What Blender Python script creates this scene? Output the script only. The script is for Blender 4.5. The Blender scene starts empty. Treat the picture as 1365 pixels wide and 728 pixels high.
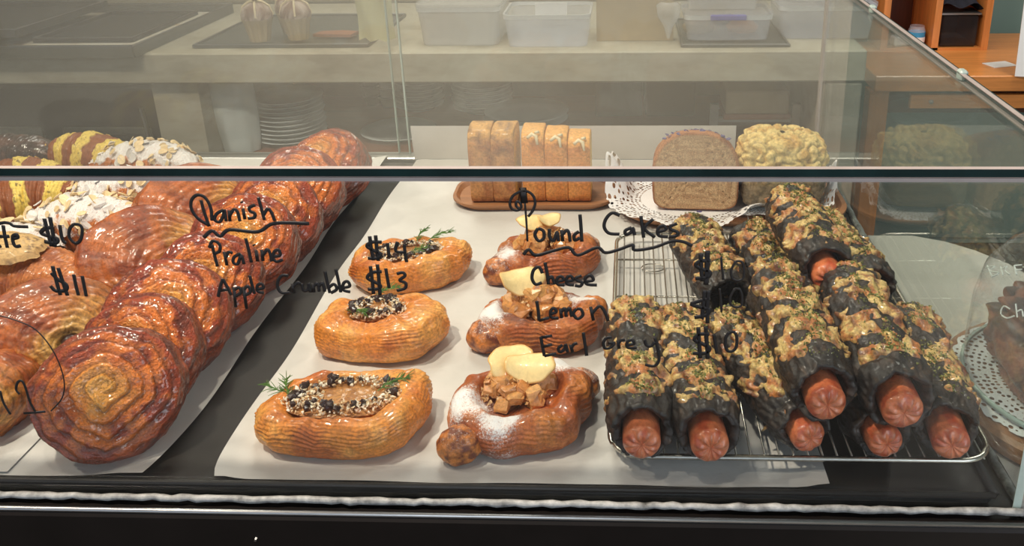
import bpy, math, random
import numpy as np
from mathutils import Vector, Matrix, Quaternion

# ------------------------------------------------------------------ camera
CAM = (-0.30783, -0.56995, 0.50319)
YAW, PITCH, ROLL, FPX = 0.04385, 0.36122, -0.01497, 1158.945
PX, PY = 110.0, -150.0
cy, sy, cp, sp = math.cos(YAW), math.sin(YAW), math.cos(PITCH), math.sin(PITCH)
FW = Vector((-sy * cp, cy * cp, -sp))
R0 = Vector((cy, sy, 0)); U0 = R0.cross(FW)
RT = R0 * math.cos(ROLL) + U0 * math.sin(ROLL)
UP = -R0 * math.sin(ROLL) + U0 * math.cos(ROLL)
sc = bpy.context.scene
col = sc.collection
cd = bpy.data.cameras.new('camera'); cam = bpy.data.objects.new('camera', cd); col.objects.link(cam)
cam.matrix_world = Matrix.Translation(CAM) @ Matrix((RT, UP, -FW)).transposed().to_4x4()
cd.sensor_width = 36; cd.lens = 36 * FPX / 1365
cd.shift_x = -PX / 1365; cd.shift_y = PY / 1365
cd.clip_start = 0.02
sc.camera = cam
CV = Vector(CAM)
def ray(x, y): return FW + RT * ((x - 682.5 - PX) / FPX) - UP * ((y - 364 - PY) / FPX)
def atz(x, y, z=0.0):                       # point of the world under a pixel, at a known height
    d = ray(x, y); return CV + d * ((z - CAM[2]) / d.z)
def aty(x, y, Y=0.0):                       # ... at a known depth
    d = ray(x, y); return CV + d * ((Y - CAM[1]) / d.y)

# ------------------------------------------------------------------ world, exposure
w = bpy.data.worlds.new('world'); sc.world = w; w.use_nodes = True
bgn = w.node_tree.nodes['Background']
bgn.inputs[0].default_value = (0.78, 0.87, 1.0, 1); bgn.inputs[1].default_value = 0.85
sc.view_settings.view_transform = 'Standard'; sc.view_settings.look = 'None'
sc.view_settings.exposure = 0.0; sc.view_settings.gamma = 1.0
sc.render.engine = 'CYCLES'
sc.cycles.max_bounces = 10; sc.cycles.transparent_max_bounces = 24
sc.cycles.caustics_reflective = False; sc.cycles.caustics_refractive = False

def area(name, loc, target, size, power, color, size_y=None):
    l = bpy.data.lights.new(name, 'AREA'); l.energy = power; l.color = color
    l.shape = 'RECTANGLE'; l.size = size; l.size_y = size_y or size
    o = bpy.data.objects.new(name, l); col.objects.link(o); o.location = loc
    o.rotation_mode = 'QUATERNION'
    o.rotation_quaternion = (Vector(target) - Vector(loc)).to_track_quat('-Z', 'Y')
    return o
# ceiling spots over the counter (warm), two added fill lights, unseen, to brighten the kitchen and desk, daylight from the shop front
area('ceiling_spot', (-1.15, -0.14, 1.82), (-0.55, 0.2, 0), 0.08, 30, (1.0, 0.86, 0.70))
area('ceiling_spot', (-0.62, -0.30, 1.84), (-0.5, 0.2, 0), 0.07, 13, (1.0, 0.88, 0.74))
area('ceiling_spot', (-2.3, 0.10, 1.84), (-1.0, 0.3, 0), 0.09, 13, (1.0, 0.87, 0.72))
area('added_fill_light', (-0.9, 1.9, 1.84), (-0.7, 1.9, -0.5), 1.2, 30, (1.0, 0.94, 0.84), 0.5)
area('added_fill_light', (1.2, 1.5, 1.84), (1.0, 2.3, -0.5), 0.5, 22, (1.0, 0.93, 0.84), 0.5)
area('shop_window_daylight', (1.6, -1.9, 1.2), (-0.1, 0.4, 0.0), 1.6, 24, (0.84, 0.92, 1.0), 1.3)

# ------------------------------------------------------------------ numpy noise
_rng = np.random.RandomState(7)
_perm = np.tile(_rng.permutation(256), 3)
_gr = _rng.normal(size=(256, 3)); _gr /= np.linalg.norm(_gr, axis=1)[:, None]
def pn(x, y, z):
    x, y, z = np.broadcast_arrays(np.asarray(x, float), y, z)
    xi, yi, zi = np.floor(x).astype(int), np.floor(y).astype(int), np.floor(z).astype(int)
    xf, yf, zf = x - xi, y - yi, z - zi
    f = lambda t: t * t * t * (t * (t * 6 - 15) + 10)
    u, v, w_ = f(xf), f(yf), f(zf); xi, yi, zi = xi & 255, yi & 255, zi & 255
    def g(a, b, c):
        h = _perm[_perm[_perm[(xi + a) & 255] + ((yi + b) & 255)] + ((zi + c) & 255)]
        q = _gr[h]; return q[..., 0] * (xf - a) + q[..., 1] * (yf - b) + q[..., 2] * (zf - c)
    L = lambda a, b, t: a + t * (b - a)
    return 1.6 * L(L(L(g(0,0,0), g(1,0,0), u), L(g(0,1,0), g(1,1,0), u), v), L(L(g(0,0,1), g(1,0,1), u), L(g(0,1,1), g(1,1,1), u), v), w_)
def fbm(P, s, seed=0.0, octv=3):
    r = 0; a = 1.0
    for o in range(octv):
        r = r + a * pn(P[..., 0] * s + seed * 17.3, P[..., 1] * s + seed * 5.1, P[..., 2] * s - seed * 9.7); s *= 2.1; a *= .5
    return r
def sstep(a, b, x): t = np.clip((x - a) / (b - a), 0, 1); return t * t * (3 - 2 * t)
def lerp(a, b, t): t = np.asarray(t)[..., None]; return np.asarray(a) * (1 - t) + np.asarray(b) * t
def srgb(r, g, b): return tuple((c / 255 / 12.92 if c / 255 < .04045 else ((c / 255 + .055) / 1.055) ** 2.4) for c in (r, g, b))

# ------------------------------------------------------------------ materials
def nodes(name):
    m = bpy.data.materials.new(name); m.use_nodes = True; nt = m.node_tree
    return m, nt, nt.nodes['Principled BSDF']
def link(nt, a, b): nt.links.new(a, b)
def add_noise(nt, scale, detail=5, rough=.6, coord=None, kind='Object', stretch=None):
    n = nt.nodes.new('ShaderNodeTexNoise'); n.inputs['Scale'].default_value = scale
    n.inputs['Detail'].default_value = detail; n.inputs['Roughness'].default_value = rough
    if coord is None:
        t = nt.nodes.new('ShaderNodeTexCoord'); coord = t.outputs[kind]
    if stretch:
        mp = nt.nodes.new('ShaderNodeMapping'); mp.inputs['Scale'].default_value = stretch; link(nt, coord, mp.inputs[0]); coord = mp.outputs[0]
    link(nt, coord, n.inputs['Vector']); return n
def ramp(nt, fac, stops):
    r = nt.nodes.new('ShaderNodeValToRGB'); link(nt, fac, r.inputs[0]); e = r.color_ramp.elements
    while len(e) < len(stops): e.new(.5)
    for i, (p, c) in enumerate(stops): e[i].position = p; e[i].color = (*c[:3], 1) if not isinstance(c, float) else (c, c, c, 1)
    return r
def bump(nt, b, h, strength, dist, prev=None):
    n = nt.nodes.new('ShaderNodeBump'); n.inputs['Strength'].default_value = strength; n.inputs['Distance'].default_value = dist
    link(nt, h, n.inputs['Height'])
    if prev: link(nt, prev, n.inputs['Normal'])
    link(nt, n.outputs[0], b.inputs['Normal']); return n.outputs[0]
def plain(name, c, rough=.5, metal=0, noise=None, var=.15, bmp=0, stretch=None, coat=0, alpha=1, trans=0, emit=0):
    m, nt, b = nodes(name); b.inputs['Roughness'].default_value = rough; b.inputs['Metallic'].default_value = metal
    b.inputs['Coat Weight'].default_value = coat; b.inputs['Coat Roughness'].default_value = .1
    b.inputs['Base Color'].default_value = (*c, 1)
    n = add_noise(nt, noise or 30, stretch=stretch)
    if var:
        r = ramp(nt, n.outputs[0], [(.25, tuple(x * (1 - var) for x in c)), (.75, tuple(min(1, x * (1 + var)) for x in c))])
        link(nt, r.outputs[0], b.inputs['Base Color'])
    if bmp: bump(nt, b, n.outputs[0], .6, bmp)
    if alpha < 1: b.inputs['Alpha'].default_value = alpha
    if trans: b.inputs['Transmission Weight'].default_value = trans
    return m
def baked(name, rough=.45, coat=.3, fine=350, bmp=.0012, stretch=None, dust=False, sparkle=0, var=.22, sss=0):
    """colour from the mesh's own 'Col' attribute, broken up by noise; optional powdered sugar"""
    m, nt, b = nodes(name)
    at = nt.nodes.new('ShaderNodeAttribute'); at.attribute_name = 'Col'
    n = add_noise(nt, fine, 6, .65, stretch=stretch)
    mul = nt.nodes.new('ShaderNodeMix'); mul.data_type = 'RGBA'; mul.blend_type = 'MULTIPLY'; mul.inputs[0].default_value = 1
    r = ramp(nt, n.outputs[0], [(.3, (1 - var * 2,) * 3), (.62, (1 + var,) * 3)])
    link(nt, at.outputs['Color'], mul.inputs[6]); link(nt, r.outputs[0], mul.inputs[7])
    out = mul.outputs[2]
    b.inputs['Roughness'].default_value = rough; b.inputs['Coat Weight'].default_value = coat; b.inputs['Coat Roughness'].default_value = .12
    if sss: b.inputs['Subsurface Weight'].default_value = sss; b.inputs['Subsurface Radius'].default_value = (.01, .004, .002); b.inputs['Subsurface Scale'].default_value = .5
    nb = bump(nt, b, n.outputs[0], .8, bmp)
    if sparkle:
        n2 = add_noise(nt, sparkle, 3, .5); nb = bump(nt, b, n2.outputs[0], 1.0, bmp * 2.6, nb); b.inputs['Coat Roughness'].default_value = .07
    if dust:
        d = nt.nodes.new('ShaderNodeAttribute'); d.attribute_name = 'Dust'
        n3 = add_noise(nt, 650, 9, .9)
        ma = nt.nodes.new('ShaderNodeMath'); ma.operation = 'ADD'; link(nt, d.outputs['Fac'], ma.inputs[0]); link(nt, n3.outputs[0], ma.inputs[1])
        rr = ramp(nt, ma.outputs[0], [(.85, 0.0), (.94, 1.0)])
        mx = nt.nodes.new('ShaderNodeMix'); mx.data_type = 'RGBA'; link(nt, rr.outputs[0], mx.inputs[0]); link(nt, out, mx.inputs[6]); mx.inputs[7].default_value = (.82, .80, .79, 1)
        out = mx.outputs[2]
        iv = nt.nodes.new('ShaderNodeMath'); iv.operation = 'MULTIPLY_ADD'; link(nt, rr.outputs[0], iv.inputs[0]); iv.inputs[1].default_value = -coat; iv.inputs[2].default_value = coat
        link(nt, iv.outputs[0], b.inputs['Coat Weight'])
    link(nt, out, b.inputs['Base Color'])
    return m
def glass(name, tint=(.93, .97, .95), base=.045, haze=0.0, gain=1.0):
    """architectural pane: straight-through transmission plus Schlick reflection"""
    m = bpy.data.materials.new(name); m.use_nodes = True; nt = m.node_tree; nt.nodes.clear()
    o = nt.nodes.new('ShaderNodeOutputMaterial'); g = nt.nodes.new('ShaderNodeNewGeometry')
    dot = nt.nodes.new('ShaderNodeVectorMath'); dot.operation = 'DOT_PRODUCT'; link(nt, g.outputs['Normal'], dot.inputs[0]); link(nt, g.outputs['Incoming'], dot.inputs[1])
    def M(op, a, b=None):
        n = nt.nodes.new('ShaderNodeMath'); n.operation = op
        for i, v in enumerate((a, b)):
            if v is None: continue
            if isinstance(v, (int, float)): n.inputs[i].default_value = v
            else: link(nt, v, n.inputs[i])
        return n.outputs[0]
    c = M('ABSOLUTE', dot.outputs['Value']); s = M('POWER', M('SUBTRACT', 1.0, c), 5.0)
    f = M('ADD', M('MULTIPLY', s, (1 - base) * gain), base)
    tr = nt.nodes.new('ShaderNodeBsdfTransparent'); tr.inputs[0].default_value = (*tint, 1)
    gl = nt.nodes.new('ShaderNodeBsdfAnisotropic') if False else nt.nodes.new('ShaderNodeBsdfGlossy'); gl.inputs['Roughness'].default_value = .01
    mx = nt.nodes.new('ShaderNodeMixShader'); link(nt, f, mx.inputs[0]); link(nt, tr.outputs[0], mx.inputs[1]); link(nt, gl.outputs[0], mx.inputs[2])
    out = mx.outputs[0]
    if haze:  # pale diffuse veil mixed into the pane, painting in its reflected haze
        n = add_noise(nt, 6, 6, .7); df = nt.nodes.new('ShaderNodeBsdfDiffuse'); df.inputs[0].default_value = (.85, .85, .83, 1)
        m2 = nt.nodes.new('ShaderNodeMixShader'); link(nt, M('MULTIPLY', n.outputs[0], haze), m2.inputs[0]); link(nt, out, m2.inputs[1]); link(nt, df.outputs[0], m2.inputs[2]); out = m2.outputs[0]
    link(nt, out, o.inputs[0]); return m

M = {}
M['spiral'] = baked('glazed_danish_crust', .50, 1.0, 380, .0010, sparkle=380, var=.16)
M['crust'] = baked('croissant_crust', .42, .35, 380, .0009)
M['crust_dust'] = baked('sugared_crust', .45, .35, 380, .0009, dust=True)
M['danish'] = baked('danish_dough', .48, .5, 300, .0009)
M['bun'] = baked('charcoal_dough', .50, .18, 260, .0012)
M['cheese'] = baked('melted_cheese', .38, .4, 420, .0014, var=.3)
M['sausage'] = baked('sausage_skin', .32, .5, 500, .0005, var=.12)
M['crumb'] = baked('cake_crumb', .8, 0, 500, .0012, var=.25)
M['cob'] = baked('golden_cake_top', .6, .15, 300, .0015, var=.2)
M['matte'] = baked('topping', .6, .1, 300, .0008, var=.15)
M['fill'] = baked('praline_filling', .4, .5, 500, .001, var=.25)
M['choc'] = plain('dark_chocolate', srgb(48, 30, 28), .35, coat=.3, noise=200, var=.3, bmp=.0005)
M['dill'] = plain('dill_green', srgb(84, 120, 52), .5, noise=100, var=.3)
M['herb'] = plain('dried_herb', srgb(112, 112, 46), .8, noise=800, var=.5)
M['apple'] = baked('cooked_apple', .25, .6, 300, .0008, var=.18, sss=.0)
M['chip'] = baked('apple_slice', .45, .2, 200, .0003, var=.06)
M['almond'] = baked('almond_flake', .5, .1, 400, .0003, dust=True, var=.1)
M['black'] = plain('black_enamel', (.008, .006, .0055), .42, noise=25, var=.3)
M['black'].node_tree.nodes['Principled BSDF'].inputs['Specular IOR Level'].default_value = .25
M['tray'] = plain('black_tray_metal', (.016, .0135, .012), .5, noise=60, var=.3, bmp=.0002)
M['steel'] = plain('wire_steel', (.55, .53, .48), .25, 1, noise=80, var=.15)
M['brushed'] = plain('brushed_aluminium', (.42, .42, .42), .35, 1, noise=50, var=.2, stretch=(1, 20, 20))
M['chip2'] = plain('cream_icing', srgb(232, 214, 176), .5, noise=50, var=.08)
M['ink'] = plain('black_marker_ink', (.012, .010, .010), .45, noise=300, var=.2)
M['whiteink'] = plain('white_marker_ink', (.9, .9, .9), .6, noise=300, var=.05)
M['glass'] = glass('clear_glass', (.985, .995, .99), .030, .010)
M['topglass'] = glass('top_glass', (.965, .98, .97), .035, .025, .75)
M['sideglass'] = glass('side_glass', (.95, .985, .97), .05, .03, 1.0)
M['backglass'] = glass('back_glass', (.97, .98, .97), .03, .012)
M['domeglass'] = glass('dome_glass', (.96, .97, .98), .05, .06, .8)
M['edge'] = plain('green_glass_edge', (.006, .022, .022), .45, noise=20, var=.5)
M['edge'].node_tree.nodes['Principled BSDF'].inputs['Specular IOR Level'].default_value = .15
M['edge_pale'] = plain('pale_glass_edge', (.42, .52, .48), .2, noise=20, var=.15)
M['chamfer'] = plain('ground_glass_chamfer', (.40, .34, .32), .35, noise=40, var=.1)
M['silicone'] = plain('silicone_bead', (.33, .33, .32), .5, noise=90, var=.75, bmp=.002)
M['wood'] = plain('acacia_wood', srgb(158, 108, 70), .45, noise=14, var=.3, stretch=(1, 12, 12), bmp=.0003)
M['orange_wood'] = plain('orange_pine', srgb(214, 140, 74), .35, noise=6, var=.22, stretch=(1, 14, 14), coat=.25)
M['orange_wood_v'] = plain('orange_pine_upright', srgb(208, 134, 72), .35, noise=6, var=.22, stretch=(14, 14, 1), coat=.25)
M['dark_wood'] = plain('dark_inner_wood', srgb(92, 48, 26), .6, noise=6, var=.25, stretch=(14, 14, 1))
M['shelf_wood'] = plain('shelf_wood', srgb(150, 92, 60), .6, noise=5, var=.25, stretch=(1, 12, 12))
M['china'] = plain('white_china', (.70, .74, .75), .15, noise=10, var=.03)
M['sage'] = plain('sage_paint', srgb(136, 156, 146), .8, noise=3, var=.06)
M['cream'] = plain('cream_plaster', srgb(150, 142, 122), .85, noise=4, var=.05)
M['wall_pale'] = plain('pale_wall', srgb(176, 170, 154), .85, noise=3, var=.05)
M['dark'] = plain('dark_panel', (.03, .028, .025), .5, noise=8, var=.3)
M['dgrey'] = plain('grey_green_panel', (.08, .085, .075), .4, noise=8, var=.2)
M['plastic'] = plain('frosted_plastic', (.70, .70, .70), .25, noise=10, var=.05, alpha=.42)
M['plastic_blue'] = plain('clear_bluish_plastic', (.66, .70, .80), .15, noise=10, var=.05, alpha=.30)
M['plastic_rim'] = plain('plastic_rim', (.80, .82, .84), .2, noise=10, var=.05, alpha=.75)
M['paper_white'] = plain('white_card', (.80, .80, .80), .8, noise=40, var=.03)
M['bag'] = plain('white_plastic_bag', (.66, .72, .72), .35, noise=12, var=.12, bmp=.004)
M['card'] = plain('kraft_board', srgb(170, 150, 115), .8, noise=20, var=.1)
M['red'] = plain('red_lid', srgb(205, 88, 72), .4, noise=10, var=.05)
M['bluetab'] = plain('blue_clip', srgb(86, 84, 176), .4, noise=10, var=.05)
M['floorm'] = plain('floor_boards', srgb(96, 84, 70), .6, noise=3, var=.25, stretch=(1, 9, 1))
M['ceil'] = plain('ceiling_paint', (.42, .41, .38), .9, noise=2, var=.03)
M['table'] = plain('pale_laminate', srgb(206, 200, 192), .35, noise=5, var=.06)
M['cloth'] = plain('navy_cloth', (.012, .014, .025), .9, noise=60, var=.5, bmp=.003)
M['smoke'] = plain('smoked_plastic', (.03, .03, .035), .12, noise=10, var=.2, alpha=.55)
M['blue_label'] = plain('blue_jar_label', srgb(60, 150, 200), .4, noise=60, var=.3)
# parchment
m, nt, b = nodes('parchment'); b.inputs['Roughness'].default_value = .55
n1 = add_noise(nt, 9, 6, .6); r_ = ramp(nt, n1.outputs[0], [(.3, srgb(196, 193, 188)), (.7, srgb(216, 213, 209))]); link(nt, r_.outputs[0], b.inputs['Base Color'])
n2 = add_noise(nt, 120, 4, .6); q = bump(nt, b, n2.outputs[0], .3, .0006); bump(nt, b, n1.outputs[0], .4, .006, q); M['parch'] = m
# concrete bench
m, nt, b = nodes('bench_concrete'); b.inputs['Roughness'].default_value = .6
n1 = add_noise(nt, 5, 8, .65, stretch=(1, 1, 2.5)); r_ = ramp(nt, n1.outputs[0], [(.28, srgb(140, 134, 116)), (.5, srgb(176, 170, 152)), (.75, srgb(196, 192, 176))]); link(nt, r_.outputs[0], b.inputs['Base Color'])
bump(nt, b, n1.outputs[0], .4, .003); M['concrete'] = m
# doily lace
m, nt, b = nodes('lace_paper'); b.inputs['Roughness'].default_value = .85; b.inputs['Base Color'].default_value = (.82, .80, .80, 1)
uv = nt.nodes.new('ShaderNodeAttribute'); uv.attribute_name = 'Lace'
vo = nt.nodes.new('ShaderNodeTexVoronoi'); vo.inputs['Scale'].default_value = 1.0; vo.inputs['Randomness'].default_value = .35
link(nt, uv.outputs['Vector'], vo.inputs['Vector'])
sep = nt.nodes.new('ShaderNodeSeparateXYZ'); link(nt, uv.outputs['Vector'], sep.inputs[0])
lt = nt.nodes.new('ShaderNodeMath'); lt.operation = 'GREATER_THAN'; link(nt, vo.outputs['Distance'], lt.inputs[0]); lt.inputs[1].default_value = .34
inn = nt.nodes.new('ShaderNodeMath'); inn.operation = 'LESS_THAN'; link(nt, sep.outputs['Y'], inn.inputs[0]); inn.inputs[1].default_value = 12.0
mxx = nt.nodes.new('ShaderNodeMath'); mxx.operation = 'MAXIMUM'; link(nt, lt.outputs[0], mxx.inputs[0]); link(nt, inn.outputs[0], mxx.inputs[1])
link(nt, mxx.outputs[0], b.inputs['Alpha']); M['lace'] = m

# ------------------------------------------------------------------ object helpers
def tag(o, label=None, cat=None, group=None, kind=None):
    if label: o['label'] = label
    if cat: o['category'] = cat
    if group: o['group'] = group
    if kind: o['kind'] = kind
    return o
def root(name, label, cat, loc=(0, 0, 0), rot=(0, 0, 0), group=None):
    o = bpy.data.objects.new(name, None); col.objects.link(o); o.empty_display_size = .03
    o.location = loc; o.rotation_euler = rot; return tag(o, label, cat, group)
def mesh(name, V, F, mat, cols=None, dust=None, smooth=True, attr=None):
    me = bpy.data.meshes.new(name)
    V = np.asarray(V, float).reshape(-1, 3)
    me.from_pydata(V.tolist(), [], [list(f) for f in F] if not isinstance(F, list) else F)
    for k in (mat if isinstance(mat, (list, tuple)) else [mat]): me.materials.append(k)
    if cols is not None:
        a = me.color_attributes.new('Col', 'FLOAT_COLOR', 'POINT')
        c = np.ones((len(V), 4)); cc = np.asarray(cols, float)
        c[:, :3] = cc.reshape(-1, 3) if cc.size > 3 else cc
        a.data.foreach_set('color', np.clip(c, 0, 1.5).ravel())
    if dust is not None:
        a = me.attributes.new('Dust', 'FLOAT', 'POINT'); a.data.foreach_set('value', np.asarray(dust, float).ravel())
    if attr is not None:
        a = me.attributes.new('Lace', 'FLOAT_VECTOR', 'POINT'); a.data.foreach_set('vector', np.asarray(attr, float).ravel())
    if smooth: me.polygons.foreach_set('use_smooth', [True] * len(me.polygons))
    me.update(); return me
def put(name, me, parent=None, loc=(0, 0, 0), rot=(0, 0, 0), scale=None, mtx=None):
    o = bpy.data.objects.new(name, me); col.objects.link(o); o.parent = parent
    if mtx is not None: o.matrix_local = mtx
    else:
        o.location = loc; o.rotation_euler = rot
        if scale is not None: o.scale = (scale,) * 3 if isinstance(scale, (int, float)) else scale
    return o
def gridF(n, m_, wrap=True, keep=None):
    """faces of an n x m grid (m wraps); quads as lists"""
    i, j = np.meshgrid(np.arange(n - 1), np.arange(m_ if wrap else m_ - 1), indexing='ij')
    j2 = (j + 1) % m_
    f = np.stack([i * m_ + j, i * m_ + j2, (i + 1) * m_ + j2, (i + 1) * m_ + j], -1).reshape(-1, 4)
    if keep is not None: f = f[keep.reshape(-1)[f].any(axis=1)]
    return f.tolist()
def compact(V, F, *arrs):
    u = np.unique(np.array(F)); mp = -np.ones(len(V), int); mp[u] = np.arange(len(u))
    return V[u], mp[np.array(F)].tolist(), [a[u] for a in arrs]
class MB:
    """collects simple solids into one mesh"""
    def __init__(s): s.V = []; s.F = []; s.MI = []
    def add(s, V, F, mi=0):
        n = len(s.V); s.V += [tuple(v) for v in V]; s.F += [tuple(i + n for i in f) for f in F]; s.MI += [mi] * len(F); return s
    def box(s, x0, x1, y0, y1, z0, z1, mi=0, b=0.0):
        if b <= 0:
            V = [(x, y, z) for z in (z0, z1) for y in (y0, y1) for x in (x0, x1)]
            return s.add(V, [(0, 2, 3, 1), (4, 5, 7, 6), (0, 1, 5, 4), (2, 6, 7, 3), (0, 4, 6, 2), (1, 3, 7, 5)], mi)
        pts = lambda d: [(x0 + d, y0), (x1 - d, y0), (x1, y0 + d), (x1, y1 - d), (x1 - d, y1), (x0 + d, y1), (x0, y1 - d), (x0, y0 + d)]
        V = []; o = pts(b)
        inn = [(min(max(x, x0 + b), x1 - b), min(max(y, y0 + b), y1 - b)) for x, y in o]
        for (q, z) in ((inn, z0), (o, z0 + b), (o, z1 - b), (inn, z1)): V += [(x, y, z) for x, y in q]
        F = [tuple(range(7, -1, -1)), tuple(range(24, 32))]
        for k in range(3):
            for i in range(8): F.append((k * 8 + i, k * 8 + (i + 1) % 8, k * 8 + 8 + (i + 1) % 8, k * 8 + 8 + i))
        return s.add(V, F, mi)
    def prism(s, pts, z0, z1, mi=0, inset=0.0):
        n = len(pts); c = np.mean(pts, axis=0)
        q = [tuple(np.array(p) + (c - np.array(p)) * inset) for p in pts]
        V = [(x, y, z0) for x, y in q] + [(x, y, z1) for x, y in pts]
        F = [tuple(range(n - 1, -1, -1)), tuple(range(n, 2 * n))] + [(i, (i + 1) % n, n + (i + 1) % n, n + i) for i in range(n)]
        return s.add(V, F, mi)
    def tube(s, P, r, seg=6, closed=False, mi=0, flat=None):
        P = [Vector(p) for p in P]; n = len(P); V = []
        for i, p in enumerate(P):
            a = P[(i - 1) % n] if (closed or i > 0) else P[i]; b_ = P[(i + 1) % n] if (closed or i < n - 1) else P[i]
            t = (b_ - a).normalized() if (b_ - a).length > 1e-9 else Vector((0, 0, 1))
            ref = Vector((0, 1, 0)) if abs(t.y) < .9 else Vector((0, 0, 1))
            u = t.cross(ref).normalized(); v = t.cross(u)
            rr = r[i] if isinstance(r, (list, tuple)) else r
            for k in range(seg):
                an = 2 * math.pi * k / seg
                d = u * math.cos(an) * rr + v * math.sin(an) * (flat if flat else rr)
                V.append(p + d)
        F = []
        for i in range(n if closed else n - 1):
            for k in range(seg): F.append((i * seg + k, i * seg + (k + 1) % seg, ((i + 1) % n) * seg + (k + 1) % seg, ((i + 1) % n) * seg + k))
        if not closed: F += [tuple(range(seg - 1, -1, -1)), tuple((n - 1) * seg + k for k in range(seg))]
        return s.add(V, F, mi)
    def lathe(s, prof, c=(0, 0), seg=32, mi=0):
        V = []; n = len(prof)
        for r, z in prof: V += [(c[0] + r * math.cos(2 * math.pi * k / seg), c[1] + r * math.sin(2 * math.pi * k / seg), z) for k in range(seg)]
        F = [(i * seg + k, i * seg + (k + 1) % seg, (i + 1) * seg + (k + 1) % seg, (i + 1) * seg + k) for i in range(n - 1) for k in range(seg)]
        return s.add(V, F, mi)
    def build(s, name, mats, parent=None, loc=(0, 0, 0), rot=(0, 0, 0), smooth=False):
        me = bpy.data.meshes.new(name); me.from_pydata(s.V, [], s.F)
        mats = mats if isinstance(mats, (list, tuple)) else [mats]
        for k in mats: me.materials.append(k)
        if len(mats) > 1: me.polygons.foreach_set('material_index', s.MI)
        if smooth: me.polygons.foreach_set('use_smooth', [True] * len(me.polygons))
        me.update(); return put(name, me, parent, loc, rot)
def struct(o): o['kind'] = 'structure'; return o
def rrect(x0, x1, y0, y1, r, n=6):
    P = []
    for cx, cy_, a0 in ((x1 - r, y0 + r, -90), (x1 - r, y1 - r, 0), (x0 + r, y1 - r, 90), (x0 + r, y0 + r, 180)):
        for k in range(n + 1):
            a = math.radians(a0 + 90 * k / n); P.append((cx + r * math.cos(a), cy_ + r * math.sin(a)))
    return P
def copy_tree(o, parent=None):
    c = o.copy(); col.objects.link(c); c.parent = parent
    for ch in [x for x in o.children]: copy_tree(ch, c)
    return c
def axis_mtx(origin, axis, up=(0, 0, 1), spin=0.0):
    """local +Z along axis"""
    z = Vector(axis).normalized(); x = Vector(up).cross(z)
    if x.length < 1e-6: x = Vector((1, 0, 0))
    x.normalize(); y = z.cross(x)
    return Matrix.Translation(origin) @ Matrix((x, y, z)).transposed().to_4x4() @ Matrix.Rotation(spin, 4, 'Z')
def place(o, mtx): o.rotation_mode = 'QUATERNION'; o.location = mtx.to_translation(); o.rotation_quaternion = mtx.to_quaternion(); return o

# ================================================================== SETTING
FZ = -0.95
struct(MB().box(-4.2, 3.2, -3.0, 3.3, FZ - .05, FZ).build('floor', M['floorm']))
struct(MB().box(-4.2, 3.2, -3.0, 3.3, 1.9, 1.95).build('ceiling', M['ceil']))
struct(MB().box(-4.2, 3.2, 3.0, 3.1, FZ, 1.9).build('wall_back', M['sage']))
struct(MB().box(-4.25, -4.15, -3.0, 3.1, FZ, 1.9).build('wall_left', M['wall_pale']))
struct(MB().box(3.1, 3.2, -3.0, 3.1, FZ, 1.9).build('wall_right', M['sage']))
# kitchen partition behind the bench
struct(MB().box(-4.1, .45, 2.42, 2.5, FZ, 1.9).build('wall_kitchen', M['wall_pale']))
struct(MB().box(-4.1, .44, 2.40, 2.42, -.034, .42).build('trim_1', M['cream']))

# ---- concrete bench: slab, left support, waterfall end, under shelf
bench = root('concrete_bench', 'long pale concrete kitchen bench behind the display case', 'bench', (-.6, 1.66, FZ))
def inb(o): o.parent = bench; o.matrix_parent_inverse = Matrix.Translation((.6, -1.66, -FZ)); return o
inb(MB().box(-3.4, .306, 1.66, 2.38, -.119, -.035, b=.004).build('slab', M['concrete']))
inb(MB().box(.205, .302, 1.664, 2.37, FZ + .001, -.125, b=.004).build('end_panel', M['concrete']))
inb(MB().box(-1.63, -1.50, 1.70, 2.36, FZ + .001, -.125).build('support', M['concrete']))
inb(MB().box(-1.499, .204, 1.78, 2.36, -.385, -.362).build('under_shelf', M['shelf_wood']))
inb(MB().box(-1.499, .204, 2.362, 2.38, FZ + .001, -.125).build('back_board', M['dgrey']))

# ---- under-bench appliance on the left
fr = root('under_bench_oven', 'dark oven cabinet under the left end of the concrete bench', 'oven', (-2.3, 1.75, FZ))
MB().box(-.9, .66, 0, .6, 0, .80, b=.006).build('body', M['dark'], fr)
MB().box(-.05, .30, -.012, -.001, .46, .68).build('glass_door', M['dgrey'], fr)
MB().box(.36, .62, -.012, -.001, .46, .68, b=.003).build('control_panel', M['dgrey'], fr)
for k, x in enumerate((.39, .50)):
    MB().box(x, x + .08, -.016, -.012, .635, .66).build('vent', M['dark'], fr)
MB().tube([(.63, -.02, .50), (.61, -.02, .74)], .006, 6).build('handle', M['brushed'], fr)

# ---- sheet pans on the bench, left
def pan(x0, x1, y0, y1, z, h, rim, mat, label, group=None, name='sheet_pan'):
    r = root(name, label, 'tray', ((x0 + x1) / 2, (y0 + y1) / 2, z)); X, Y = (x1 - x0) / 2, (y1 - y0) / 2
    MB().box(-X, X, -Y, Y, 0, .002).build('base', mat, r)
    for nm, a in (('front', (-X, X, -Y - .004, -Y + .002)), ('back', (-X, X, Y - .002, Y + .004)), ('l', (-X - .004, -X + .002, -Y, Y)), ('r', (X - .002, X + .004, -Y, Y))):
        MB().box(*a, 0, h).build('side', mat, r)
    MB().tube([(-X, -Y, h), (X, -Y, h), (X, Y, h), (-X, Y, h)], rim, 6, True).build('rim', M['brushed'], r)
    return r
p1 = pan(-2.35, -1.61, 1.615, 2.22, -.051, .030, .004, M['dgrey'], 'large aluminium sheet pan dusted with flour at the bench front')
m, nt, b = nodes('floury_paper'); b.inputs['Roughness'].default_value = .8
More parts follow.
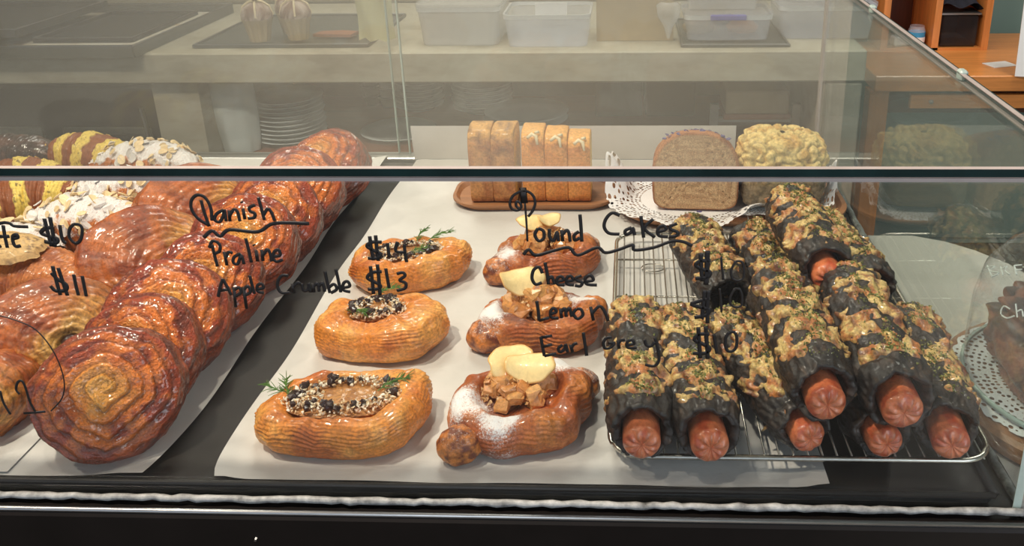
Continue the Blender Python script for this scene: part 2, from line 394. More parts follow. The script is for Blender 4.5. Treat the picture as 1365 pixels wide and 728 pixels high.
n1 = add_noise(nt, 7, 6, .65); r_ = ramp(nt, n1.outputs[0], [(.35, srgb(176, 150, 118)), (.52, srgb(205, 200, 186)), (.8, srgb(214, 210, 200))]); link(nt, r_.outputs[0], b.inputs['Base Color']); M['flour'] = m
MB().box(-.36, .36, -.295, .295, .0021, .0045).build('baking_paper', M['flour'], p1)
p2 = pan(-1.98, -1.70, 1.77, 2.16, -.045, .012, .003, M['dark'], 'smaller dark baking tray lying in the floury sheet pan', name='baking_tray')
p3 = pan(-2.75, -1.99, 1.72, 2.16, -.018, .02, .004, M['dark'], 'dark baking tray laid across the left side of the sheet pan', name='baking_tray')
p4 = pan(-1.50, -1.02, 1.72, 2.14, -.051, .008, .003, M['dgrey'], 'thin grey tray carrying the three wrapped muffins', name='flat_tray')
pan(-.17, .11, 1.70, 2.05, -.051, .006, .003, M['dgrey'], 'thin grey tray under the plastic box with the blue clip', name='flat_tray')

# muffins in paper, cream cross on top and a berry
def muffin(x, y, label, big=1.0):
    r = root('wrapped_muffin', label, 'muffin', (x, y, -.038), group='wrapped muffins on the bench tray')
    n = 48; prof = [(.026, 0), (.034, .045), (.040, .062), (.041, .075), (.034, .092), (.018, .103), (.001, .106)]
    V = []
    for q, (rr, z) in enumerate(prof):
        for k in range(n):
            a = 2 * math.pi * k / n; f = 1 + (.05 * math.cos(12 * a) if q < 3 else .03 * math.cos(5 * a))
            V.append((rr * f * math.cos(a) * big, rr * f * math.sin(a) * big, z * big))
    V = np.array(V); fa = gridF(len(prof), n)
    cut = 3 * n
    V1, F1, _ = compact(V, [f for f in fa if min(f) < 2 * n]); put('paper_cup', mesh('paper_cup', V1, F1, M['card'], smooth=False), r)
    C = lerp(srgb(120, 84, 66), srgb(190, 172, 160), sstep(-.3, .4, fbm(V, 60, x)))
    V1, F1, (C,) = compact(V, [f for f in fa if min(f) >= 2 * n], C); put('muffin_top', mesh('muffin_top', V1, F1, M['matte'], C), r)
    for a in (0.3, 1.87):
        P = [(math.cos(a) * rr * big, math.sin(a) * rr * big, z * big + .003) for rr, z in ((-.041, .066), (-.034, .092), (-.018, .104), (0, .108), (.018, .104), (.034, .092), (.041, .066))]
        MB().tube(P, .0032, 5).build('icing_line', M['chip2'], r)
    MB().lathe([(.001, -.007), (.008, -.004), (.010, .003), (.006, .009), (.001, .010)], seg=12).build('berry', M['choc'], r, (0, 0, .115 * big), smooth=True)

muffin(-1.325, 1.75, 'left front muffin in a paper cup with a cream cross')
muffin(-1.225, 1.77, 'right front muffin in a paper cup with a cream cross')
muffin(-1.27, 1.85, 'rear muffin standing behind the two others on the grey tray')

# scraps on the bench
s_ = tag(MB().prism([(-.06, -.02), (.05, -.03), (.06, .015), (.01, .03), (-.05, .02)], 0, .008).build('bread_crust', M['shelf_wood'], None, (-1.14, 1.83, -.042)), 'small brown crust lying right of the wrapped muffins', 'bread')
V = []; 
for i in range(8):
    for j in range(5): V.append((-.05 + .1 * i / 7, .012 * math.sin(i * 1.3 + j), j * .035 + .006 * math.sin(i * 2.1)))
tag(put('price_note', mesh('price_note', V, gridF(8, 5, False), plain('yellowish_paper', srgb(206, 202, 160), .8, noise=20, var=.06)), None, (-.985, 1.70, -.045)), 'crumpled yellowish paper note standing above the bench edge', 'note')
nt_ = bpy.data.objects['price_note']; nt_.location.z = -.028

# ---- plastic tubs
def tub(x0, x1, y0, y1, z, h, mat, label, lid=None, name='plastic_tub'):
    r = root(name, label, 'tub', ((x0 + x1) / 2, (y0 + y1) / 2, z)); X, Y = (x1 - x0) / 2, (y1 - y0) / 2
    def wall(z0, z1, i0, i1, t, close, nm, mt):
        a = rrect(-X * i0, X * i0, -Y * i0, Y * i0, .025); b_ = rrect(-X * i1, X * i1, -Y * i1, Y * i1, .028)
        n = len(a); mb = MB(); V = [(p[0], p[1], z0) for p in a] + [(p[0], p[1], z1) for p in b_] + [(p[0] * (1 - t), p[1] * (1 - t), z1) for p in b_] + [(p[0] * (1 - t), p[1] * (1 - t), z0 + .002) for p in a]
        F = [(k * n + i, k * n + (i + 1) % n, (k + 1) * n + (i + 1) % n, (k + 1) * n + i) for k in range(3) for i in range(n)]
        if close: F += [tuple(range(n - 1, -1, -1)), tuple(range(3 * n, 4 * n))]
        else: F += [(3 * n + i, 3 * n + (i + 1) % n, (i + 1) % n, i) for i in range(n)]
        return mb.add(V, F).build(nm, mt, r)
    wall(0, h - .012, .90, .97, .015, True, 'body', mat)
    wall(h - .012, h, .99, 1.0, .04, False, 'rim', M['plastic_rim'])
    if lid: MB().prism(rrect(-X * 1.01, X * 1.01, -Y * 1.01, Y * 1.01, .03), h, h + .008).build('lid', lid, r)
    return r
t1 = tub(-.885, -.655, 1.72, 1.98, -.051, .105, M['plastic'], 'milky lidded plastic tub left of the open bluish tub', M['plastic'])
t2 = tub(-.648, -.412, 1.70, 1.90, -.051, .088, M['plastic_blue'], 'open bluish clear plastic tub with a white card inside')
MB().box(-.045, .045, .055, .058, .045, .092).build('card', M['paper_white'], t2)
t3 = tub(-.165, .075, 1.74, 1.92, -.044, .068, M['plastic_blue'], 'clear plastic box with blue clip holding pastries at right', M['plastic_blue'])
MB().box(-.05, .045, -.104, -.09, .058, .072, b=.002).build('clip', M['bluetab'], t3)
tag(MB().box(-.11, .07, -.06, .06, 0, .055, b=.004).build('red_lidded_box', [M['plastic']], None, (-.04, 1.83, .0335)), 'clear box stacked on the blue-clipped plastic box', 'box')
tag(MB().box(-.12, .08, -.07, .07, 0, .01, b=.003).build('box_lid', [M['red']], None, (-.04, 1.83, .0895)), 'red lid on the topmost clear box', 'lid')
for k, (x, lb) in enumerate(((-.12, 'pale pastry left inside the blue-clipped box'), (.00, 'orange pastry right inside the blue-clipped box'))):
    tag(MB().lathe([(.001, 0), (.04, .006), (.045, .02), (.03, .034), (.001, .038)], seg=20).build('small_pastry', M['orange_wood'] if k else M['card'], None, (x, 1.82, -.039), smooth=True), lb, 'pastry')
t4 = tub(.095, .36, 1.78, 2.02, -.051, .09, M['plastic_blue'], 'wide clear container stack at the right end of the bench', M['plastic_blue'], 'glass_container')
tub(.105, .35, 1.79, 2.01, .050, .08, M['plastic'], 'upper clear container on the stack at the bench end', None, 'glass_container')
tag(MB().box(-.40, -.19, 1.78, 1.81, -.051, .17).build('cardboard_sheet', M['card']), 'tan cardboard panel standing on the bench between the tubs', 'cardboard')
mb = MB(); mb.lathe([(.004, 0), (.012, .03), (.03, .06), (.034, .09), (.02, .10)], seg=14)
o = tag(mb.build('piping_bag', M['plastic'], None, (-.205, 1.76, -.040), smooth=True), 'white crumpled piping bag beside the plastic box', 'piping bag')

for o_ in list(col.objects):
    if o_.parent is None and o_.name.split('.')[0] in ('sheet_pan', 'baking_tray', 'flat_tray', 'wrapped_muffin', 'bread_crust', 'price_note', 'plastic_tub', 'glass_container', 'red_lidded_box', 'box_lid', 'small_pastry', 'cardboard_sheet', 'piping_bag'): o_.location.z += .017
# ---- plates under the bench
def plate_me(R, h):
    return MB().lathe([(.001, .002), (R * .55, .002), (R * .6, .0), (R * .62, .003), (R * .97, h), (R, h + .001), (R * .985, h + .003), (R * .63, .008), (R * .5, .006), (.001, .006)], seg=40)
def plates(x, y, R, n, dz, lab, grp):
    me = plate_me(R, .018); first = None
    for k in range(n):
        if first is None: o = me.build('plate', M['china'], None, (x, y, -.3615 + k * dz), smooth=True); first = o
        else:
            o = first.copy(); col.objects.link(o); o.location = (x + .003 * math.sin(k * 2.3), y, -.3615 + k * dz)
        tag(o, 'white plate ' + ordin(k, n) + ' ' + lab, 'plate', grp)
ORD = ['', 'second', 'third', 'fourth', 'fifth', 'sixth', 'seventh', 'eighth', 'ninth', 'tenth']
def ordin(k, n): return 'lowest' if k == 0 else ('topmost' if k == n - 1 else ORD[k] + ' from the bottom')
plates(-1.338, 1.90, .105, 10, .0135, 'in the large stack beside the white bag', 'plates in the large left stack')
plates(-1.02, 2.22, .085, 6, .02, 'in the stack right of the glass seam', 'plates in the middle stack')
plates(-.80, 2.20, .10, 7, .013, 'in the second small stack under the bench', 'plates in the right stack')
plates(-1.02, 1.94, .115, 1, .02, '', 'single plates')
plates(-.64, 2.06, .135, 2, .022, '', 'wide platters')
ms = [o for o in col.objects if o.get('group') == 'wide platters']; ms[0]['label'] = 'lower wide white platter behind the sliced loaf'; ms[1]['label'] = 'upper wide white platter behind the sliced loaf'
[o for o in col.objects if o.get('group') == 'single plates'][0]['label'] = 'single white plate in front of the middle stack'
for i, (x, y) in enumerate(((-1.19, 2.26), (-1.13, 2.24))):
    for k in range(4):
        o = MB().lathe([(.022, 0), (.030, .03), (.036, .034), (.034, .036), (.024, .006), (.001, .005)], seg=20).build('small_cup', M['china'] if i else M['dgrey'], None, (x, y, -.3615 + k * .034), smooth=True)
        tag(o, ['dark cup, ' + ordin(k, 4) + ' of the nested column behind the plates', 'white cup, ' + ordin(k, 4) + ' of the column left of the glass seam'][i], 'cup', ['dark nested cups', 'white nested cups'][i])
# ---- white bag and metal stand, wooden box
V = []; n = 26
for i in range(9):
    t = i / 8; z = -.36 + .215 * t
    for k in range(n):
        a = 2 * math.pi * k / n; rr = (.052 + .018 * t) * (1 + .10 * math.sin(3 * a + t * 4) + .05 * math.sin(7 * a + 3 * t))
        V.append((-1.455 + rr * math.cos(a) * 1.0, 1.80 + .7 * rr * math.sin(a), z))
tag(put('plastic_bag', mesh('plastic_bag', V, gridF(9, n), M['bag'])), 'white plastic bag standing under the bench left of the plates', 'bag')
st = root('metal_stand', 'grey metal stand under the bench behind the two loaves', 'stand', (.065, 1.9, -.3615))
for x in (-.125, .115): MB().box(x - .012, x + .012, -.01, .01, 0, .11).build('upright', M['brushed'], st)
MB().box(-.112, .102, -.008, .008, .055, .068).build('crossbar', M['brushed'], st)
MB().box(-.112, .102, .12, .135, .055, .068).build('crossbar', M['brushed'], st)
wb = root('wooden_crate', 'reddish wooden crate resting on the grey metal stand', 'crate', (.065, 1.95, -.292))
MB().box(-.10, .095, -.08, .10, 0, .016, b=.003).build('front_rail', M['shelf_wood'], wb); MB().box(-.095, .09, -.075, .095, .0165, .085, b=.004).build('box_body', M['card'], wb)
tag(MB().box(-.42, -.27, 2.12, 2.35, -.3615, -.20, b=.004).build('storage_box', M['dgrey']), 'dark grey storage box at the back of the under shelf', 'box')
tag(MB().box(-.26, -.10, 2.12, 2.35, -.3615, -.16, b=.004).build('storage_box', M['dark']), 'taller dark storage box beside the grey one on the under shelf', 'box')

# ---- orange wooden desk with pigeonholes on the right
dk = root('wooden_desk', 'orange pine desk with a drawer, right behind the case', 'desk', (1.2, 2.2, FZ))
def indk(o): o.parent = dk; o.matrix_parent_inverse = Matrix.Translation((-1.2, -2.2, -FZ)); return o
indk(MB().box(.44, 2.2, 2.03, 2.62, -.255, -.205, b=.003).build('desk_top', M['orange_wood'], None))
indk(MB().box(.56, 2.1, 2.05, 2.07, -.315, -.270, b=.002).build('drawer', M['orange_wood'], None))
kn = MB().lathe([(.001, 0), (.006, .004), (.007, .010), (.001, .014)], seg=12).build('knob', M['chamfer'], None, (.62, 2.05, -.29), (math.radians(90), 0, 0), True); kn.parent = bpy.data.objects['drawer']
indk(MB().box(.50, 2.15, 2.09, 2.11, -.34, -.256).build('apron', M['dark_wood'], None))
for x, y in ((.43, 2.04), (2.1, 2.04), (.43, 2.54), (2.1, 2.54)): indk(MB().box(x, x + .06, y, y + .06, FZ + .001, -.256, b=.002).build('leg', M['orange_wood_v'], None))
hu = root('pigeonhole_unit', 'orange pine pigeonhole unit standing on the desk', 'shelf', (.72, 2.46, -.2045))
MB().box(-.18, .18, .14, .155, 0, .42).build('back_panel', M['dark_wood'], hu)
for x in (-.18, -.010, .155): MB().box(x, x + .022, -.10, .14, 0, .42).build('upright', M['orange_wood_v'], hu)
MB().box(-.158, .155, -.10, .14, 0, .008).build('bottom_board', M['orange_wood'], hu)
MB().box(-.18, .177, -.10, .14, .4205, .44).build('top_board', M['orange_wood'], hu)
cb = root('brown_cabinet', 'brown wooden cabinet left of the pigeonhole unit', 'cabinet', (.40, 2.55, -.2045)); cb.location.z = -.2045
MB().box(-.0, .13, -.06, .12, 0, .40, b=.003).build('carcass', M['dark_wood'], cb)
jr = root('jar', 'blue-labelled glass jar in the left pigeonhole', 'jar', (.672, 2.41, -.196))
MB().lathe([(.001, 0), (.026, .001), (.028, .006), (.028, .052), (.024, .060), (.024, .066)], seg=24).build('glass_body', M['plastic_blue'], jr, smooth=True)
MB().lathe([(.0286, .008), (.0286, .046)], seg=24).build('label_band', M['blue_label'], jr, smooth=True)
MB().lathe([(.0288, .012), (.0288, .030)], seg=24).build('white_band', M['paper_white'], jr, (0, 0, 0), smooth=True).scale = (1.005, 1.005, 1)
bn = root('smoked_box', 'dark smoked plastic box in the right pigeonhole', 'box', (.80, 2.43, -.196))
MB().box(-.062, .062, -.06, .06, 0, .11, b=.006).build('body', M['smoke'], bn); MB().box(-.065, .065, -.063, .063, .11, .116).build('rim', M['brushed'], bn)
for k in range(2): pass
V = []
for i in range(14):
    for j in range(14):
        x, y = -.075 + .15 * i / 13, -.05 + .10 * j / 13
        V.append((x, y, .03 + .05 * (1 - (x / .075) ** 2) * (1 - (y / .06) ** 2) + .012 * math.sin(60 * x + 30 * y) ))
tag(put('folded_cloth', mesh('folded_cloth', V, gridF(14, 14, False), M['cloth']), None, (.80, 2.43, -.10)), 'dark navy cloth bundled on top of the smoked box', 'cloth')
tag(MB().box(-.03, .03, -.02, .02, 0, .035, b=.006).build('crumpled_tissue', M['paper_white'], None, (.615, 2.40, -.196), (0, 0, .3)), 'white crumpled tissue left of the blue jar', 'tissue')
tag(MB().box(-.01, .12, 0, .004, 0, .36).build('paper_menu', M['paper_white'], None, (.862, 2.02, -.2045), (math.radians(-8), 0, -.2)), 'white paper menu standing on the desk at the right edge', 'menu')
tag(MB().box(-.04, .045, -.03, .03, 0, .002).build('leaflet', M['paper_white'], None, (.86, 2.16, -.2045), (0, 0, .3)), 'small pale leaflet lying on the desk before the menu', 'leaflet')
# sage cupboard low behind the counter on the right
cu = root('sage_cupboard', 'sage green cupboard low behind the adjoining counter', 'cupboard', (.95, 2.3, FZ))
MB().box(-.44, 1.1, .1, .5, 0.001, .60, b=.004).build('carcass', M['sage'], cu)
for x in (-.42, .32): MB().box(x, x + .70, .082, .0995, .03, .57, b=.004).build('door', M['sage'], cu)

# ================================================================== DISPLAY CASE
HT = .2777; DP = .778; XL = -1.95; GF = -.007
case = root('display_case', 'black based glass display case with marker lettering on its front', 'display case', (-.95, .38, FZ))
inv = Matrix.Translation((.95, -.38, -FZ))
def inc(o): o.parent = case; o.matrix_parent_inverse = inv; return o
inc(MB().box(XL, .012, -.024, .80, FZ + .001, -.0125, b=.003).build('black_cabinet', M['black']))
inc(MB().box(XL, .004, -.0005, .80, -.0124, -.0119).build('deck', M['tray']))
inc(MB().tube([(XL, -.020, -.0115), (.010, -.020, -.0115)], .0022, 8).build('front_rail', M['brushed'], smooth=True))
random.seed(4)
P = [(XL + i * (1.955 / 260), -.0105 + random.uniform(-.0007, .0007), -.0065 + random.uniform(-.0006, .0006)) for i in range(261)]
inc(MB().tube(P, [.0030 + random.uniform(-.0005, .0005) for _ in P], 6).build('silicone_bead', M['silicone'], smooth=True))
P = [(.006 + random.uniform(-.001, .001), -.01 + i * .79 / 90, -.010 + random.uniform(-.001, .001)) for i in range(91)]
inc(MB().tube(P, .0045, 6).build('side_silicone_bead', M['silicone'], smooth=True))
inc(MB().box(XL, .0, .762, .792, -.0119, .004, b=.002).build('back_rail', M['brushed']))
front = inc(MB().box(XL, -.004, GF, GF + .006, -.012, HT).build('front_pane', M['glass']))
front['label'] = 'clear front pane with black marker lettering'
mb = MB(); mb.box(XL, -.004, GF + .0062, GF + .0072, HT - .004, HT)
inc(MB().box(XL, -.004, GF - .0004, GF + .0064, HT - .0030, HT - .0002).build('front_pane_edge', M['chamfer']))
inc(MB().box(XL, .0065, GF + .0005, .79, HT + .0005, HT + .0075).build('top_pane', M['topglass']))
mb = MB()
e0, e1 = GF - .0018, GF + .0004
mb.box(XL, .0075, e0, e1, HT + .0012, HT + .0070, 0)
mb.add([(XL, e0, HT + .0070), (.0075, e0, HT + .0070), (.0075, e1 + .0004, HT + .0080), (XL, e1 + .0004, HT + .0080), (XL, e1, HT + .0070), (.0075, e1, HT + .0070)], [(0, 1, 2, 3), (3, 2, 5, 4)], 1)
mb.add([(XL, e0, HT + .0012), (.0075, e0, HT + .0012), (.0075, e1 + .001, HT - .0012), (XL, e1 + .001, HT - .0012)], [(0, 3, 2, 1)], 1)
inc(mb.build('top_pane_front_edge', [M['edge'], M['chamfer']]))
mb = MB(); mb.box(.0066, .0085, e1, .79, HT + .0012, HT + .0068, 0); mb.box(.0066, .0086, e1, .79, HT + .0069, HT + .0078, 0); mb.box(.002, .0066, e1, .79, HT + .0076, HT + .0082, 1)
mb.box(.0030, .0075, e1, .79, HT - .0010, HT + .0004, 1)
inc(mb.build('top_pane_side_edge', [M['edge'], M['chamfer']]))
inc(MB().box(-.003, .003, GF, .785, -.012, HT).build('side_pane', M['sideglass']))
inc(MB().box(-.0032, .0032, GF - .0006, GF + .0002, -.012, HT).build('side_pane_front_edge', M['edge_pale']))
inc(MB().box(XL, -.676, DP, DP + .005, .004, HT).build('back_sliding_pane', M['backglass']))
inc(MB().box(-.694, -.006, DP + .007, DP + .012, .004, HT).build('back_sliding_pane', M['backglass']))
inc(MB().box(-.6762, -.6738, DP - .0005, DP + .0055, .004, HT).build('pane_seam', M['edge_pale']))
inc(MB().box(-.6960, -.6938, DP + .0065, DP + .0125, .004, HT).build('pane_seam', M['edge_pale']))
inc(MB().box(-.0064, -.0032, DP - .002, DP + .0125, .004, HT).build('corner_bead', M['chamfer']))
for y_ in (.235, .56): inc(MB().box(.002, .010, y_, y_ + .012, HT + .0003, HT + .011, b=.002).build('corner_clip', M['edge_pale']))
inc(MB().tube([(-.615, -.0242, -.035), (-.6135, -.0242, -.0355)], .002, 6).build('screw', M['brushed']))

# black serving tray, its raised lip and the parchment sheets
tr = root('serving_tray', 'wide flat black tray lining the floor of the case', 'tray', (-.95, .38, -.0118))
MB().box(-.97, .935, -.378, .377, 0, .0105, b=.003).build('base', M['tray'], tr)
MB().tube([(-.97, -.380, .0118), (.935, -.380, .0118)], .0028, 6).build('front_lip', M['tray'], tr, smooth=True)
MB().tube([(.935, -.379, .0125), (.935, .37, .0125)], .004, 6).build('side_lip', M['tray'], tr, smooth=True)
def sheet(name, outline, label, back=0.0, wav=.0006, z=.0006):
    """outline(y)->(x0,x1) ; back = height the sheet rises against the back pane"""
    ys = list(np.linspace(.004, .765, 90)) + ([.772] * 12 if back else [])
    V = []; n = 60
    for i, y in enumerate(ys):
        x0, x1 = outline(y if i < 90 else .765)
        for j in range(n):
            x = x0 + (x1 - x0) * j / (n - 1)
            zz = z + wav * (1 + float(np.sin(x * 31 + y * 17)) + .6 * float(np.sin(x * 57 - y * 43)))
            e = min(j, n - 1 - j) / 4
            if e < 1: zz += .003 * (1 - e) ** 2 * (1 + math.sin(y * 23 + j))
            if i >= 90: zz = .0012 + (i - 89) / 12 * back; yy = y - .004 * math.sin((i - 89) / 12 * 2)
            else: yy = y
            V.append((x, yy, zz))
    o = put(name, mesh(name, V, gridF(len(ys), n, False), M['parch'])); tag(o, label, 'baking paper'); return o
def eL(y): return (XL + .02, -.7115 - .006 * math.exp(-y / .02) + .003 * math.sin(y * 9))
def eR(y): return (-.6625 + .010 * math.exp(-y / .012) + .002 * math.sin(y * 11), -.146)
sheet('parchment_sheet', eL, 'baking paper under the croissants and glazed danish rolls', 0, .0007)
s2 = sheet('parchment_sheet', eR, 'baking paper under the open danishes and rack, rising behind the loaves', 0, .0005)
V = []
for i in range(14):
    for j in range(40): V.append((-.663 + (.524) * j / 39, .760 - .008 * math.sin(i / 13 * 1.5) , .003 + .060 * i / 13))
s3 = put('upright_sheet_end', mesh('upright_sheet_end', V, gridF(14, 40, False), M['parch']), s2)
V = [(x, y, .0032 + .0008 * math.sin(x * 30)) for y in np.linspace(.006, .76, 40) for x in np.linspace(XL + .03, -.835, 30)]
tag(put('parchment_sheet', mesh('parchment_sheet', V, gridF(40, 30, False), M['parch'])), 'second sheet of baking paper lying over the first at far left', 'baking paper')
s4 = None

# ================================================================== PASTRIES
GOLD = srgb(232, 150, 62); AMB = srgb(206, 106, 30); CARM = srgb(158, 62, 20); DARKB = srgb(92, 34, 16); PALE = srgb(240, 196, 122)
def roll_mesh(name, seed, R, L, dome, pitch, mat, face=(PALE, GOLD, CARM), side=(AMB, CARM), nr=110, nt_=200, oval=(1, 1), ridge=.0026, spiral=1, hole=0, flat=False, lay=0, ecc=(0, 0), warpa=.18):
    """coiled laminated dough; local +Z is the spiral face, body goes back to -L"""
    s = np.linspace(0, 1, nr)
    sf = .58 if L < .07 else .45
    rho = np.where(s < sf, s / sf, np.where(s < .93, 1.0, (1 - s) / .07))
    t = np.clip((s - sf) / (.93 - sf), 0, 1)
    th = np.linspace(0, 2 * np.pi, nt_, endpoint=False)
    RH, TH = np.meshgrid(rho, th, indexing='ij'); T = np.broadcast_to(t[:, None], RH.shape); S = np.broadcast_to(s[:, None], RH.shape)
    cx, sx = np.cos(TH), np.sin(TH)
    base = np.stack([cx * RH, sx * RH, T], -1)
    out = 1 + .055 * fbm(np.stack([cx, sx, 0 * cx], -1), 1.3, seed) 
    bul = np.sin(np.pi * np.clip(T, 0, 1)) * .05
    r = R * RH * (out + bul) * np.where(RH < 1, 1, 1)
    edge = 1 - np.sqrt(np.clip(1 - RH ** 2.2, 0, 1))
    onface = (S < sf)
    z = np.where(onface, dome * (1 - RH ** 2.4) , -L * T) 
    z = np.where(S >= .93, -L, z)
    # coil
    warp = warpa * fbm(np.stack([cx * RH, sx * RH, 0 * cx], -1), 2.2, seed + 3)
    ph = RH * R / pitch - spiral * TH / (2 * np.pi) + warp + seed * .37
    fr = ph - np.floor(ph)
    saw = np.where(fr < .8, (fr / .8) ** .7, 1 - (fr - .8) / .2)
    ph2 = ph * 4.1 + .5 * fbm(base, 4, seed + 8); fr2 = ph2 - np.floor(ph2)
    env = sstep(0.02, .12, RH) * np.where(onface, 1, .0)
    fade = 1 - .55 * sstep(.75, 1.0, RH) if not flat else 1
    d = env * fade * (ridge * (saw - .5) + ridge * .28 * (fr2 - .5))
    # side layering
    lay_ = np.sin(T * L * 900 + 2.5 * fbm(base, 3, seed + 5)) * .0006 + fbm(np.stack([cx * 2, sx * 2, T * (L / R) * 3], -1), 1.2, seed + 2) * .0022
    rr = r + np.where(onface, 0, lay_)
    env2 = env
    z = z + d + .0022 * fbm(base * [1, 1, .5], 2.5, seed + 1) * env
    k_ = np.where(onface, 1 - RH ** 1.5, 0)
    x = rr * cx * oval[0] + ecc[0] * R * k_; y = rr * sx * oval[1] + ecc[1] * R * k_
    if hole: z = z - .010 * np.exp(-(RH * R / hole) ** 4)
    V = np.stack([x, y, z], -1)
    blot = sstep(-.35, .55, fbm(base, 3.0, seed + 11) )
    c = lerp(face[0], face[1], sstep(.12, .55, RH + .12 * (blot - .5))); c = lerp(c, face[2], sstep(.50, .88, RH + .40 * (blot - .5)))
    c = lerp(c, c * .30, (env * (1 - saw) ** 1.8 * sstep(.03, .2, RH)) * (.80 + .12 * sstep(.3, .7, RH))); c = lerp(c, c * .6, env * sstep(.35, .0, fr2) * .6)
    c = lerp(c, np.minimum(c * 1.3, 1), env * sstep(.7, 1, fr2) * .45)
    sd = lerp(side[0], side[1], blot); sd = lerp(sd, np.array(sd) * .55, sstep(.2, 1, np.sin(T * L * 900 + 2.5 * fbm(base, 3, seed + 5))) * .5)
    c = np.where(onface[..., None], c, sd)
    em = math.hypot(*ecc)
    if em > .3:
        dv = -(ecc[0] * cx + ecc[1] * sx) / em * RH + .12 * fbm(base, 2.5, seed + 33)
        c = lerp(c, sd, sstep(.15, .42, dv) * onface)
    dk = sstep(.25, .8, fbm(base, 1.7, seed + 21)); c = lerp(c, np.asarray(DARKB) * np.ones_like(c), .45 * dk * sstep(.5, .9, RH))
    return mesh(name, V, gridF(nr, nt_), mat, c)

def sph(px, py, z): return atz(px, py, z)
# ---- glazed spiral danish rolls, leaning in a row from front to back
spots = [
 ((-.7640, .042, .0610), (.34, -.74, .52), .0570, .042, 'front glazed spiral danish roll, whole coil facing the glass'),
 ((-.7700, .098, .0640), (.18, -.74, .62), .0520, .038, 'second glazed spiral danish roll, low crest behind the front one'),
 ((-.7690, .152, .0710), (.26, -.66, .70), .0560, .042, 'third glazed spiral danish roll with a wide open golden arc'),
 ((-.7640, .228, .0680), (.30, -.66, .66), .0545, .042, 'fourth glazed spiral danish roll, under the word Apple'),
 ((-.7640, .312, .0740), (.10, -.66, .70), .0580, .045, 'fifth glazed spiral danish roll, under the word Praline'),
 ((-.7590, .395, .0700), (.25, -.62, .72), .0560, .045, 'sixth glazed spiral danish roll, under the word Danish'),
 ((-.7600, .480, .0720), (.15, -.62, .72), .0580, .045, 'seventh glazed spiral danish roll, just below the case top edge'),
 ((-.7630, .585, .0660), (-.20, -.50, .80), .0590, .045, 'rearmost glazed spiral danish roll, seen above the case top edge'),
]
for i, (c0, ax, R, L, lab) in enumerate(spots):
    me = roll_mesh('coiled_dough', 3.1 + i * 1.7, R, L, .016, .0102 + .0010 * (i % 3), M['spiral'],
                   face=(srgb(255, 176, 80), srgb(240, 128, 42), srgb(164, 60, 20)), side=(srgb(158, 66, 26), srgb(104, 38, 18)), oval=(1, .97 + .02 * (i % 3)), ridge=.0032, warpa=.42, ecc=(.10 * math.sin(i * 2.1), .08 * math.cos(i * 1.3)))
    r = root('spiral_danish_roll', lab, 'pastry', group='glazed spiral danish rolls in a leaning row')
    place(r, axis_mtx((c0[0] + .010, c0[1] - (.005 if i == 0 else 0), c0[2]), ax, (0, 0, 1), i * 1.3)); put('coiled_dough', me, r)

# ---- swirled chocolate rolls (pain suisse like) behind and left
sw = [ (Vector((-.878, .150, .050)), (.52, -.62, .52), .060, .085, (1.15, .92), 'swirled chocolate pastry with a dark chocolate core, left of the front spiral roll'),
       (Vector((-.862, .305, .056)), (.52, -.58, .58), .062, .095, (1.12, .95), 'middle swirled pastry with golden arcs behind the eleven dollar price'),
       (Vector((-.862, .430, .058)), (.60, -.55, .56), .064, .095, (1.10, .95), 'rear swirled pastry with golden arcs left of the word Danish'),
       (Vector((-.898, .055, .036)), (.30, -.85, .35), .046, .075, (1.05, .85), 'round croissant pastry cut by the left edge, beside the handwritten twelve')]
for i, (c0, ax, R, L, ov, lab) in enumerate(sw):
    me = roll_mesh('laminated_dough', 30.3 + i * 2.9, R, L, .026, .0062, M['crust'], face=(srgb(228, 176, 96), srgb(214, 148, 68), srgb(186, 108, 44)), side=(srgb(188, 102, 44), srgb(146, 66, 28)),
                   oval=ov, ridge=.0024, spiral=0, warpa=.5, ecc=[(.22, -.30), (.40, -.50), (.42, -.48), (.2, -.2)][i], hole=.010 if i == 0 else 0, nt_=180)
    r = root('swirled_pastry', lab, 'pastry', group='swirled chocolate pastries')
    place(r, axis_mtx(c0, ax)); put('laminated_dough', me, r)
    if i == 0:
        put('chocolate_core', MB().lathe([(.001, .006), (.006, .004), (.0085, 0), (.008, -.01)], seg=14).build('chocolate_core', M['choc'], None, smooth=True).data, r, (.22 * .060, -.30 * .060, .023))
        bpy.data.objects.remove([o for o in col.objects if o.name.startswith('chocolate_core') and o.parent is None][0])

